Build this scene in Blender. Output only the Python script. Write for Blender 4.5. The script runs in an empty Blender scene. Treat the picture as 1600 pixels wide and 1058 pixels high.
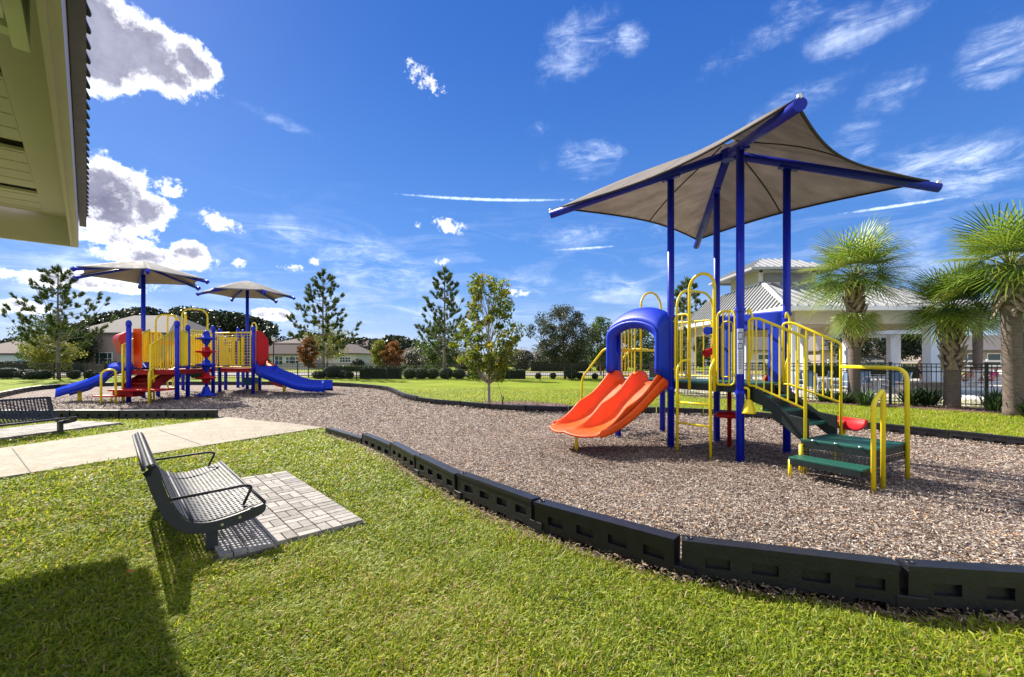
import bpy, math, random
import numpy as np
from math import sin, cos, pi, radians, atan, atan2, sqrt, tan
from mathutils import Vector, Matrix
R = random.Random(7)
NR = np.random.default_rng(11)
sc = bpy.context.scene
col = sc.collection
F, HZ, CH = 711.0, 563.0, 1.5          # photo focal length in px, horizon row, eye height

# ---------------- camera ----------------
cd = bpy.data.cameras.new('camera'); cam = bpy.data.objects.new('camera', cd); col.objects.link(cam)
cam.location = (0, 0, CH); cam.rotation_euler = (radians(90), 0, 0)
cd.sensor_width = 36.0; cd.lens = 16.0; cd.shift_y = (HZ-529.0)/1600.0; cd.clip_start = 0.05; cd.clip_end = 3000
sc.camera = cam
# ---------------- exposure ----------------
sc.view_settings.view_transform = 'Standard'; sc.view_settings.look = 'None'
sc.view_settings.exposure = 1.05; sc.view_settings.gamma = 1.0
# ---------------- sun ----------------
SUN_EL = radians(38.0); SUN_AZ = radians(-47.4)      # azimuth measured from +Y towards +X
sd = bpy.data.lights.new('sun', 'SUN'); sd.energy = 5.0; sd.angle = radians(0.53); sd.color = (1.0, 0.93, 0.80)
so = bpy.data.objects.new('sun', sd); col.objects.link(so)
tosun = Vector((sin(SUN_AZ)*cos(SUN_EL), cos(SUN_AZ)*cos(SUN_EL), sin(SUN_EL)))
so.rotation_euler = tosun.to_track_quat('Z', 'Y').to_euler()
# ---------------- world: nishita sky and clouds ----------------
w = bpy.data.worlds.new('World'); sc.world = w; w.use_nodes = True
nt = w.node_tree; nt.nodes.clear(); WN = nt.nodes; WL = nt.links
def wn(t, **k):
    n = WN.new(t)
    for a, b in k.items(): setattr(n, a, b)
    return n
def wm(op, a, b=None, c=None, clamp=False):
    n = wn('ShaderNodeMath', operation=op, use_clamp=clamp)
    for i, v in enumerate((a, b, c)):
        if v is None: continue
        if isinstance(v, (int, float)): n.inputs[i].default_value = v
        else: WL.new(v, n.inputs[i])
    return n.outputs[0]
def wv(op, a, b=None):
    n = wn('ShaderNodeVectorMath', operation=op)
    for i, v in enumerate((a, b)):
        if v is None: continue
        if isinstance(v, tuple): n.inputs[i].default_value = v
        else: WL.new(v, n.inputs[i])
    return n.outputs['Value'] if op in ('DOT_PRODUCT', 'LENGTH') else n.outputs[0]
def sstep(x, a, b):
    n = wn('ShaderNodeMapRange', interpolation_type='SMOOTHSTEP')
    WL.new(x, n.inputs[0]); n.inputs[1].default_value = a; n.inputs[2].default_value = b
    return n.outputs[0]
def wmix(f, a, b):
    n = wn('ShaderNodeMix', data_type='RGBA')
    if isinstance(f, (int, float)): n.inputs[0].default_value = f
    else: WL.new(f, n.inputs[0])
    for i, v in ((6, a), (7, b)):
        if isinstance(v, tuple): n.inputs[i].default_value = (*v, 1)
        else: WL.new(v, n.inputs[i])
    return n.outputs[2]
sky = wn('ShaderNodeTexSky', sky_type='NISHITA')
sky.sun_disc = False; sky.sun_elevation = SUN_EL; sky.sun_rotation = SUN_AZ % (2*pi)
sky.air_density = 1.0; sky.dust_density = 0.25; sky.ozone_density = 3.5; sky.altitude = 0
hs = wn('ShaderNodeHueSaturation'); hs.inputs['Saturation'].default_value = 1.22; hs.inputs['Value'].default_value = 0.95
WL.new(wv('MULTIPLY', sky.outputs[0], (0.86, 0.88, 1.03)), hs.inputs['Color'])
tc = wn('ShaderNodeTexCoord'); sp = wn('ShaderNodeSeparateXYZ'); WL.new(tc.outputs['Generated'], sp.inputs[0])
az = wm('ARCTAN2', sp.outputs[0], sp.outputs[1]); el = wm('ARCSINE', sp.outputs[2])
cb = wn('ShaderNodeCombineXYZ'); WL.new(az, cb.inputs[0]); WL.new(el, cb.inputs[1]); AE = cb.outputs[0]
def noise(vec, scale, detail, rough, dist=0.0, lac=2.0):
    n = wn('ShaderNodeTexNoise'); WL.new(vec, n.inputs['Vector'])
    n.inputs['Scale'].default_value = scale; n.inputs['Detail'].default_value = detail
    n.inputs['Roughness'].default_value = rough; n.inputs['Distortion'].default_value = dist
    return n.outputs['Fac']
n_big = noise(AE, 9.0, 9, 0.66); n_fine = noise(AE, 30.0, 6, 0.65)
n_vf = noise(AE, 85.0, 5, 0.7)
n_cu = wm('ADD', wm('ADD', wm('MULTIPLY', n_big, 0.56), wm('MULTIPLY', n_fine, 0.34)), wm('MULTIPLY', n_vf, 0.10))
str_v = wv('MULTIPLY', AE, (3.4, 15.0, 1.0)); n_st = noise(str_v, 1.6, 8, 0.62, 0.9)
str_w = wv('MULTIPLY', wv('ADD', AE, (3.1, 1.7, 0.0)), (6.0, 19.0, 1.0)); n_wi = noise(str_w, 1.7, 9, 0.70, 0.5)
def pae(px, py):
    a = atan((px-800)/F); e = atan((HZ-py)/sqrt(F*F+(px-800)**2)); return a, e
def blob(px, py, rx, ry, amp=1.0, tilt=0.0):
    a, e = pae(px, py); a1, _ = pae(px+rx, py); _, e1 = pae(px, py-ry)
    v = wv('SUBTRACT', AE, (a, e, 0.0))
    if tilt:
        n = wn('ShaderNodeVectorRotate', rotation_type='Z_AXIS'); WL.new(v, n.inputs['Vector']); n.inputs['Angle'].default_value = -radians(tilt); v = n.outputs[0]
    v = wv('MULTIPLY', v, (1/max(abs(a1-a), 1e-4), 1/max(abs(e1-e), 1e-4), 0.0))
    return wm('MULTIPLY_ADD', wv('DOT_PRODUCT', v, v), -amp, amp)
def union(bl):
    m = blob(*bl[0])
    for b in bl[1:]: m = wm('MAXIMUM', m, blob(*b))
    return m
cum = union([(235,85,120,62,1.25,-12), (150,60,120,105,1.5), (300,100,52,46,1.2), (160,310,95,78,1.4), (225,330,60,38,1.1), (268,300,34,13,.8),
    (250,405,95,20), (292,396,32,26), (120,440,150,16,.8), (420,491,34,12), (30,480,70,14,.8), (170,372,90,12,.7)])
cum = wm('ADD', cum, wm('MULTIPLY_ADD', n_cu, 5.4, -2.86))
sml = union([(343,348,40,15,1.0,-18), (701,352,30,13,1.0,-12), (662,122,32,20,1.0,-20), (690,411,14,8,.9), (803,458,26,7,1.0), (376,412,15,9,.9), (456,418,24,7,.9), (213,362,44,14,1.0,-15), (655,350,8,6,.7), (490,409,12,7,.8), (265,296,34,16,1.0)])
sml = wm('ADD', sml, wm('ADD', wm('MULTIPLY_ADD', n_fine, 4.6, -2.5), wm('MULTIPLY_ADD', n_vf, 3.6, -1.8)))
a_sm = wm('MULTIPLY', sstep(sml, -0.1, 1.0), 0.95)
a_cu = sstep(cum, -0.08, 0.50); core = sstep(cum, 0.22, 1.05)
wis = union([(920,250,95,30,1.0,-3), (905,75,75,62,1.0,30), (985,60,30,30,.8), (1385,150,75,36,1.0,15), (1250,160,90,30,.8,8), (1560,85,90,62,1.2,25), (1340,45,120,38,1.0,5),
    (1210,50,110,35,.7,15), (1500,255,230,52,1.3,-4), (1320,225,80,40,1.0,30), (560,405,170,40,1.1,-14), (450,465,210,22,.9,-6), (640,490,260,14,.7),
    (900,450,140,22,.8,-5), (950,365,170,16,.7), (300,440,230,30,1.0,-5), (1500,400,200,40,.8), (440,190,75,10,.6,-12), (840,203,20,12,.5), (150,480,200,40,.7), (1420,380,160,26,.8)])
wis = sstep(wm('ADD', wis, wm('MULTIPLY_ADD', n_big, 5.2, -2.7)), -0.3, 1.6)
wi_t = sstep(n_wi, 0.40, 0.78)
a_wi = wm('MULTIPLY', wm('MULTIPLY', wis, wm('MAXIMUM', wi_t, wm('MULTIPLY', sstep(n_st, 0.4, 0.75), 0.8))), 0.80)
con = union([(762,312,150,3.0,1.0,-0.6), (1400,322,105,3.2,1.0,-1.5), (915,388,55,2.4,.8,1.5)])
a_con = wm('MULTIPLY', sstep(wm('ADD', con, wm('MULTIPLY_ADD', n_vf, 1.6, -0.9)), -0.1, 1.0), 0.62)
lowband = wm('MULTIPLY', sstep(el, 0.40, 0.02), wm('MULTIPLY', sstep(n_st, 0.45, 0.75), 0.5))
# the photograph's sky is paler and greyer towards the sun side
side = wm('MULTIPLY', sstep(az, -0.15, -0.75), sstep(el, 0.50, 0.05))
skc = wmix(wm('MULTIPLY', side, 0.35), hs.outputs[0], (3.0, 4.0, 6.6))
deep = wmix(sstep(el, 0.0, 0.70), wmix(sstep(el, 0.0, 0.22), (3.1, 4.5, 7.0), (1.15, 2.9, 7.0)), (0.30, 1.25, 4.9))
skc = wmix(0.68, skc, deep)
hor = wm('MULTIPLY', sstep(el, 0.12, 0.0), 0.5)
skc = wmix(hor, skc, (3.9, 5.1, 7.4))
skc = wmix(lowband, skc, (7.4, 8.2, 10.2))
skc = wmix(a_wi, skc, (9.0, 10.2, 12.4))
skc = wmix(a_con, skc, (10.5, 12, 13.5))
cc = wmix(core, (13.5, 13.6, 14.2), wmix(sstep(n_big, 0.3, 0.7), (1.75, 1.75, 2.7), (3.8, 3.9, 5.0)))
skc = wmix(a_sm, skc, wmix(sstep(sml, 0.9, 2.2), (9.5, 9.8, 10.6), (12.5, 12.6, 13.0)))
skc = wmix(a_cu, skc, cc)
# broken cloud added out of view, behind and high above, for fill light
n_bk = noise(tc.outputs['Generated'], 2.6, 7, 0.6)
bkm = wm('MAXIMUM', sstep(wm('MULTIPLY', sp.outputs[1], -1.0), -0.05, 0.35), sstep(sp.outputs[2], 0.74, 0.92))
a_bk = wm('MULTIPLY', bkm, sstep(n_bk, 0.34, 0.52))
skc = wmix(a_bk, skc, wmix(sstep(n_bk, 0.45, 0.75), (7.6, 7.8, 8.4), (4.6, 5.0, 6.2)))
bg = wn('ShaderNodeBackground'); bg.inputs['Strength'].default_value = 0.066; WL.new(skc, bg.inputs['Color'])
wo = wn('ShaderNodeOutputWorld'); WL.new(bg.outputs[0], wo.inputs['Surface'])
w.cycles.sampling_method = 'MANUAL'; w.cycles.sample_map_resolution = 512
sc.cycles.max_bounces = 6; sc.cycles.transparent_max_bounces = 8; sc.cycles.use_denoising = True

# ---------------- helpers ----------------
def G(px, py, z=0.0):
    d = (CH-z)*F/(py-HZ); return Vector(((px-800)/F*d, d, z))
def PD(px, py, d): return Vector(((px-800)/F*d, d, CH+(HZ-py)*d/F))
def ramp(nodes, stops):
    r = nodes.new('ShaderNodeValToRGB'); e = r.color_ramp.elements
    while len(e) < len(stops): e.new(0.5)
    for i, (p, c) in enumerate(stops): e[i].position = p; e[i].color = (*c, 1)
    return r
def mat(name, c, rough=0.6, metal=0.0, var=0.12, vscale=3.0, bump=0.0, bscale=40.0, coat=0.0, c2=None, spec=0.5, aniso=None, transl=0.0):
    m = bpy.data.materials.new(name); m.use_nodes = True; N = m.node_tree.nodes; L = m.node_tree.links
    b = N['Principled BSDF']; b.inputs['Roughness'].default_value = rough; b.inputs['Metallic'].default_value = metal
    b.inputs['Coat Weight'].default_value = coat; b.inputs['Coat Roughness'].default_value = 0.15
    b.inputs['Specular IOR Level'].default_value = spec
    tcn = N.new('ShaderNodeTexCoord'); mp = N.new('ShaderNodeMapping'); L.new(tcn.outputs['Object'], mp.inputs[0])
    if aniso: mp.inputs['Scale'].default_value = aniso
    n = N.new('ShaderNodeTexNoise'); n.inputs['Scale'].default_value = vscale; n.inputs['Detail'].default_value = 7; n.inputs['Roughness'].default_value = 0.65
    L.new(mp.outputs[0], n.inputs['Vector'])
    rg = N.new('ShaderNodeMapRange'); rg.inputs[1].default_value = 0.35; rg.inputs[2].default_value = 0.7; rg.inputs[3].default_value = rough*0.88; rg.inputs[4].default_value = min(1, rough*1.3)
    n3 = N.new('ShaderNodeTexNoise'); n3.inputs['Scale'].default_value = vscale*4; n3.inputs['Detail'].default_value = 8; n3.inputs['Roughness'].default_value = 0.75; L.new(mp.outputs[0], n3.inputs['Vector']); L.new(n3.outputs['Fac'], rg.inputs[0]); L.new(rg.outputs[0], b.inputs['Roughness'])
    lo = tuple(v*(1-var) for v in c) if c2 is None else c2
    hi = tuple(min(v*(1+var), 1) for v in c) if c2 is None else c
    r = ramp(N, [(0.3, lo), (0.7, hi)]); L.new(n.outputs['Fac'], r.inputs[0]); L.new(r.outputs[0], b.inputs['Base Color'])
    if bump:
        n2 = N.new('ShaderNodeTexNoise'); n2.inputs['Scale'].default_value = bscale; n2.inputs['Detail'].default_value = 5
        L.new(mp.outputs[0], n2.inputs['Vector'])
        bp = N.new('ShaderNodeBump'); bp.inputs['Strength'].default_value = bump; bp.inputs['Distance'].default_value = 0.02
        L.new(n2.outputs['Fac'], bp.inputs['Height']); L.new(bp.outputs[0], b.inputs['Normal'])
    if transl:
        t = N.new('ShaderNodeBsdfTranslucent'); L.new(r.outputs[0], t.inputs[0]); mx = N.new('ShaderNodeMixShader'); mx.inputs[0].default_value = transl
        L.new(b.outputs[0], mx.inputs[1]); L.new(t.outputs[0], mx.inputs[2]); L.new(mx.outputs[0], N['Material Output'].inputs[0])
    return m
def leafmat(name, stops, transl=0.35, rough=0.5, spec=0.3):
    m = bpy.data.materials.new(name); m.use_nodes = True; N = m.node_tree.nodes; L = m.node_tree.links
    b = N['Principled BSDF']; b.inputs['Roughness'].default_value = rough; b.inputs['Specular IOR Level'].default_value = spec
    a = N.new('ShaderNodeAttribute'); a.attribute_name = 'tint'
    r = ramp(N, stops); L.new(a.outputs['Fac'], r.inputs[0]); L.new(r.outputs[0], b.inputs['Base Color'])
    if transl:
        t = N.new('ShaderNodeBsdfTranslucent'); g = N.new('ShaderNodeHueSaturation'); g.inputs['Value'].default_value = 1.35; g.inputs['Hue'].default_value = 0.49
        L.new(r.outputs[0], g.inputs['Color']); L.new(g.outputs[0], t.inputs[0])
        mx = N.new('ShaderNodeMixShader'); mx.inputs[0].default_value = transl
        L.new(b.outputs[0], mx.inputs[1]); L.new(t.outputs[0], mx.inputs[2]); L.new(mx.outputs[0], N['Material Output'].inputs[0])
    return m
def wpos(o):
    v = Vector((0, 0, 0))
    while o: v += o.location; o = o.parent
    return v
def tag(o, label=None, cat=None, group=None, kind=None):
    if label: o['label'] = label
    if cat: o['category'] = cat
    if group: o['group'] = group
    if kind: o['kind'] = kind
    return o
def thing(name, label, cat, loc=(0,0,0), group=None):
    o = bpy.data.objects.new(name, None); col.objects.link(o); o.location = loc; o.empty_display_size = 0.2
    return tag(o, label, cat, group)
def copy_tree(o, parent=None):
    c = o.copy(); col.objects.link(c); c.parent = parent
    for ch in list(o.children): copy_tree(ch, c)
    return c
ORD = ['first','second','third','fourth','fifth','sixth','seventh','eighth','ninth','tenth','eleventh','twelfth','thirteenth','fourteenth','fifteenth','sixteenth','seventeenth','eighteenth','nineteenth','twentieth']
def nth(i):
    if i < 20: return ORD[i]
    t = ['twenty','thirty','forty','fifty','sixty','seventy'][(i+1)//10-2]
    u = (i+1) % 10
    return {'twenty':'twentieth','thirty':'thirtieth','forty':'fortieth','fifty':'fiftieth','sixty':'sixtieth','seventy':'seventieth'}[t] if u == 0 else t+'-'+ORD[u-1]
def bez(pts, n=6):
    """smooth a polyline by Catmull-Rom"""
    P = [Vector(p) for p in pts]; P = [2*P[0]-P[1]] + P + [2*P[-1]-P[-2]]; out = []
    for i in range(1, len(P)-2):
        a, b, c, d = P[i-1:i+3]
        for k in range(n):
            t = k/n; out.append(0.5*((2*b)+(c-a)*t+(2*a-5*b+4*c-d)*t*t+(3*b-a-3*c+d)*t**3))
    out.append(P[-2]); return out
def fillet(pts, r=0.08, n=5):
    P = [Vector(p) for p in pts]; out = [P[0]]
    for i in range(1, len(P)-1):
        a, b, c = P[i-1:i+2]; u = (a-b); v = (c-b); rr = min(r, u.length*0.48, v.length*0.48); u.normalize(); v.normalize()
        p0 = b+u*rr; p1 = b+v*rr
        for k in range(n+1):
            t = k/n; out.append(p0*(1-t)**2 + b*2*t*(1-t) + p1*t*t)
    out.append(P[-1]); return out
class MB:
    def __init__(s): s.v = []; s.f = []; s.sm = []
    def add(s, vs, fs, smooth=False):
        o = len(s.v); s.v += [tuple(p) for p in vs]; s.f += [tuple(i+o for i in f) for f in fs]; s.sm += [smooth]*len(fs); return s
    def box(s, c, size, rz=0.0, ax=None):
        hx, hy, hz = size[0]/2, size[1]/2, size[2]/2; c = Vector(c)
        X = Vector((cos(rz), sin(rz), 0)); Y = Vector((-sin(rz), cos(rz), 0)); Z = Vector((0,0,1))
        if ax: X, Y, Z = [Vector(a) for a in ax]
        vs = [c+X*hx*i+Y*hy*j+Z*hz*k for k in (-1,1) for i, j in ((-1,-1),(1,-1),(1,1),(-1,1))]
        return s.add(vs, [(3,2,1,0),(4,5,6,7),(0,1,5,4),(1,2,6,5),(2,3,7,6),(3,0,4,7)])
    def bar(s, a, b, wd, ht):
        a = Vector(a); b = Vector(b); X = (b-a).normalized(); Y = Vector((0,0,1)).cross(X)
        if Y.length < 1e-3: Y = Vector((1,0,0))
        Y.normalize(); Z = X.cross(Y); return s.box((a+b)/2, ((b-a).length, wd, ht), ax=(X, Y, Z))
    def tube(s, pts, r, n=8, caps=True, smooth=True):
        P = [Vector(p) for p in pts]
        rs = r if isinstance(r, (list, tuple)) else [r]*len(P)
        T = [(P[min(i+1, len(P)-1)]-P[max(i-1, 0)]).normalized() for i in range(len(P))]
        u = T[0].orthogonal().normalized(); vs = []
        for i, p in enumerate(P):
            u = (u - T[i]*u.dot(T[i]));  u = u.normalized() if u.length > 1e-6 else T[i].orthogonal().normalized()
            w_ = T[i].cross(u)
            for k in range(n):
                a = 2*pi*k/n; vs.append(p+u*cos(a)*rs[i]+w_*sin(a)*rs[i])
        fs = [(i*n+k, i*n+(k+1) % n, (i+1)*n+(k+1) % n, (i+1)*n+k) for i in range(len(P)-1) for k in range(n)]
        s.add(vs, fs, smooth)
        if caps:
            o = len(s.v)-len(vs); s.f += [tuple(o+k for k in range(n-1, -1, -1)), tuple(o+(len(P)-1)*n+k for k in range(n))]; s.sm += [False]*2
        return s
    def lathe(s, c, prof, n=16, smooth=True):
        c = Vector(c); vs = [c+Vector((r*cos(2*pi*k/n), r*sin(2*pi*k/n), z)) for r, z in prof for k in range(n)]
        fs = [(i*n+k, i*n+(k+1) % n, (i+1)*n+(k+1) % n, (i+1)*n+k) for i in range(len(prof)-1) for k in range(n)]
        fs += [tuple(range(n-1, -1, -1)), tuple((len(prof)-1)*n+k for k in range(n))]
        return s.add(vs, fs[:-2], smooth).add([vs[i] for i in range(n)]+vs[-n:], [tuple(range(n-1,-1,-1)), tuple(range(n, 2*n))])
    def prism(s, poly, off):
        """closed planar polygon extruded by vector off"""
        P = [Vector(p) for p in poly]; off = Vector(off); n = len(P)
        return s.add(P+[p+off for p in P], [tuple(range(n-1,-1,-1)), tuple(range(n, 2*n))]+[(i, (i+1) % n, n+(i+1) % n, n+i) for i in range(n)])
    def grid(s, fn, nu, nv, smooth=True):
        vs = [fn(i/nu, j/nv) for i in range(nu+1) for j in range(nv+1)]
        return s.add(vs, [(i*(nv+1)+j, (i+1)*(nv+1)+j, (i+1)*(nv+1)+j+1, i*(nv+1)+j+1) for i in range(nu) for j in range(nv)], smooth)
    def build(s, name, m, parent=None, solid=0.0, bevel=0.0, recalc=True, sub=0):
        me = bpy.data.meshes.new(name); off = wpos(parent) if parent else Vector((0,0,0))
        if not parent and s.v and getattr(s, 'base', None) is not None: off = Vector(s.base)
        me.from_pydata([tuple(Vector(p)-off) for p in s.v], [], s.f); me.polygons.foreach_set('use_smooth', s.sm)
        if recalc:
            import bmesh
            bm = bmesh.new(); bm.from_mesh(me); bmesh.ops.recalc_face_normals(bm, faces=bm.faces); bm.to_mesh(me); bm.free()
        me.materials.append(m); o = bpy.data.objects.new(name, me); col.objects.link(o)
        if parent: o.parent = parent
        else: o.location = off
        if solid: md = o.modifiers.new('solid', 'SOLIDIFY'); md.thickness = solid; md.offset = 0
        if bevel: md = o.modifiers.new('bevel', 'BEVEL'); md.width = bevel; md.segments = 2; md.limit_method = 'ANGLE'
        if sub: md = o.modifiers.new('sub', 'SUBSURF'); md.levels = sub; md.render_levels = sub
        return o
def npmesh(name, V, nper, m, parent=None, tint=None, loops=None, kind=None, smooth=False):
    """V: (n_items, k, 3); loops: list of tuples of local indices per item"""
    n, k, _ = V.shape; off = np.array(wpos(parent)) if parent else np.zeros(3)
    me = bpy.data.meshes.new(name); me.vertices.add(n*k); me.vertices.foreach_set('co', (V-off).astype(np.float32).ravel())
    lt = np.tile(np.array([len(l) for l in loops], dtype=np.int32), n); flat = np.array([i for l in loops for i in l], dtype=np.int32)
    L = (np.arange(n, dtype=np.int32)[:, None]*k+flat[None, :]).ravel(); me.loops.add(len(L)); me.loops.foreach_set('vertex_index', L)
    me.polygons.add(len(lt)); ls = np.concatenate([[0], np.cumsum(lt)[:-1]]).astype(np.int32)
    me.polygons.foreach_set('loop_start', ls); me.polygons.foreach_set('loop_total', lt)
    if tint is not None:
        a = me.attributes.new('tint', 'FLOAT', 'POINT'); a.data.foreach_set('value', np.repeat(tint, k).astype(np.float32))
    me.update(calc_edges=True); me.materials.append(m)
    o = bpy.data.objects.new(name, me); col.objects.link(o)
    if parent: o.parent = parent
    if kind: o['kind'] = kind
    return o
def leaves(name, C, D, Nn, ln, wd, m, parent=None, tint=None, kind=None, fold=0.0):
    """diamond leaves: C centres, D directions, Nn normals (n,3)"""
    D = D/np.linalg.norm(D, axis=1, keepdims=True); S = np.cross(D, Nn); S /= (np.linalg.norm(S, axis=1, keepdims=True)+1e-9)
    ln = np.broadcast_to(np.asarray(ln, float).reshape(-1, 1), (len(C), 1)); wd = np.broadcast_to(np.asarray(wd, float).reshape(-1, 1), (len(C), 1))
    V = np.stack([C-D*ln/2, C+S*wd/2, C+D*ln/2, C-S*wd/2], axis=1)
    return npmesh(name, V, 4, m, parent, tint, [(0, 1, 2, 3)], kind)
def rdirs(n, zbias=0.0):
    d = NR.normal(size=(n, 3)); d[:, 2] += zbias; return d/np.linalg.norm(d, axis=1, keepdims=True)
def in_poly(x, y, poly):
    ins = np.zeros(len(x), bool); n = len(poly)
    for i in range(n):
        x1, y1 = poly[i][:2]; x2, y2 = poly[(i+1) % n][:2]
        c = ((y1 > y) != (y2 > y)) & (x < (x2-x1)*(y-y1)/((y2-y1) if y2 != y1 else 1e-9)+x1); ins ^= c
    return ins
def sheet(name, poly, z, m, kind='structure'):
    me = bpy.data.meshes.new(name)
    from mathutils.geometry import tessellate_polygon
    P = [Vector((p[0], p[1], z)) for p in poly]; tri = tessellate_polygon([P])
    tri = [t if (P[t[1]]-P[t[0]]).cross(P[t[2]]-P[t[0]]).z > 0 else (t[0], t[2], t[1]) for t in tri]
    me.from_pydata([tuple(p) for p in P], [], tri); me.materials.append(m); o = bpy.data.objects.new(name, me); col.objects.link(o); o['kind'] = kind
    return o
# ---------------- shared materials ----------------
M = {}
M['blue'] = mat('blue_paint', (0.002, 0.016, 0.48), 0.38, coat=0.04, spec=0.4, var=0.15, vscale=2.0)
M['blue_plastic'] = mat('blue_plastic', (0.002, 0.035, 0.55), 0.45, coat=0.0, spec=0.35, var=0.12, vscale=4, bump=0.05, bscale=120)
M['yellow'] = mat('yellow_paint', (0.88, 0.68, 0.008), 0.36, coat=0.12, var=0.08, vscale=4)
M['orange'] = mat('orange_plastic', (0.90, 0.095, 0.003), 0.42, coat=0.0, var=0.18, vscale=3, bump=0.04, bscale=150)
M['red'] = mat('red_plastic', (0.50, 0.006, 0.010), 0.48, coat=0.0, spec=0.3, var=0.15, vscale=4)
M['darkred'] = mat('dark_red_coating', (0.33, 0.008, 0.010), 0.5, spec=0.3, var=0.25, vscale=5)
M['green'] = mat('green_coating', (0.006, 0.085, 0.062), 0.45, var=0.2, vscale=8, bump=0.15, bscale=160)
M['black'] = mat('black_plastic', (0.013, 0.015, 0.017), 0.45, var=0.3, vscale=6, bump=0.06, bscale=90)
M['darkgreen'] = mat('black_green_plastic', (0.006, 0.014, 0.013), 0.45, var=0.2, vscale=6)
M['border'] = mat('black_border_plastic', (0.014, 0.0145, 0.021), 0.40, var=0.5, vscale=7, bump=0.12, bscale=50, c2=(0.005, 0.0055, 0.009))
M['bench'] = mat('charcoal_bench_coating', (0.036, 0.038, 0.052), 0.55, var=0.15, spec=0.35, vscale=6, bump=0.05, bscale=200)
M['benchdark'] = mat('charcoal_bench_plate', (0.030, 0.034, 0.045), 0.45, var=0.2, vscale=6, bump=0.06, bscale=140)
M['steel'] = mat('steel', (0.55, 0.55, 0.55), 0.3, metal=0.9, var=0.1)
M['white'] = mat('white_paint', (0.72, 0.72, 0.73), 0.55, var=0.05, vscale=2)
M['whitepl'] = mat('white_label', (0.55, 0.58, 0.65), 0.5, var=0.05)
M['ink'] = mat('label_ink', (0.05, 0.09, 0.20), 0.5)
M['canopy'] = mat('shade_fabric', (0.45, 0.405, 0.385), 0.85, var=0.3, vscale=2.2, c2=(0.31, 0.28, 0.26), transl=0.52, bump=0.1, bscale=200, aniso=(1, 3, 1))
M['canopy2'] = mat('shade_fabric_pale', (0.31, 0.29, 0.275), 0.85, var=0.15, vscale=1.2, transl=0.30)
M['hem'] = mat('fabric_hem', (0.035, 0.03, 0.03), 0.85)
M['fence'] = mat('black_fence_paint', (0.010, 0.011, 0.013), 0.45)
# ================= SETTING =================
# wood chip area outline (inside of the border blocks)
NEAR = [G(512,668,.12), G(569,677,.20), G(615,689,.26), G(655,708,.29), G(719,737.5,.29), G(839,780,.29), G(1062,838,.29), G(1405,878,.29)]
NEAR = [Vector((p.x, p.y, 0)) for p in NEAR] + [Vector((3.52,2.58,0)), Vector((4.72,2.68,0)), Vector((5.9,2.98,0)), Vector((7.0,3.5,0)), Vector((8.0,4.2,0)), Vector((8.75,5.15,0)), Vector((9.05,6.3,0))]
FARP = [Vector(p) for p in [(9.05,6.3,0),(8.75,7.5,0),(8.1,8.75,0),(7.2,10.1,0),(6.35,11.4,0),(5.2,12.3,0),(3.7,12.75,0),(1.9,12.95,0),(0.95,12.9,0),(-0.2,13.4,0),(-1.45,14.3,0),(-2.55,15.3,0),(-3.4,16.2,0),(-4.2,17.6,0),(-5.0,19.6,0),(-6.2,22.3,0),(-8.4,24.8,0),(-10.5,26.4,0),(-13.0,27.2,0),(-17.0,27.4,0),(-21.0,27.2,0),(-23.6,25.6,0),(-24.0,23.6,0),(-22.3,20.6,0),(-20.3,18.0,0),(-18.9,15.6,0),(-17.6,13.4,0),(-15.2,12.0,0),(-12.7,11.6,0),(-10.2,11.65,0),(-8.6,11.62,0),(-7.3,11.75,0)]]
def resample(P, step):
    out = [P[0].copy()]; acc = 0.0
    for a, b in zip(P[:-1], P[1:]):
        L = (b-a).length; t = step-acc
        while t <= L: out.append(a.lerp(b, t/L)); t += step
        acc = (acc+L) % step if L < t else L-(t-step)
        acc = L-(t-step)
    return out
far_s = resample(bez(FARP, 8), 1.22)
MULCH = [(p.x, p.y) for p in NEAR] + [(p.x, p.y) for p in bez(FARP, 3)[1:]] + [(-6.6, 11.3), (-5.2, 10.6), (-4.13, 9.96)]
PATH = [(-4.13, 9.96), (-5.2, 10.62), (-6.6, 11.32), (-7.3, 11.9), (-8.0, 9.6), (-8.57, 7.55), (-9.5, 4.2), (-11.5, -3), (-9.8, -3.2), (-7.9, 2.6), (-6.41, 5.70), (-5.15, 8.1)]
PADC = Vector((-1.343, 4.12, 0))                       # near right corner of the bench pad
pv = Vector((0.70, 0.714, 0)).normalized(); pu = Vector((-0.714, 0.70, 0)).normalized()
pv = Vector((0.715, 0.699, 0)); pu = Vector((-0.66, 0.751, 0))
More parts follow.
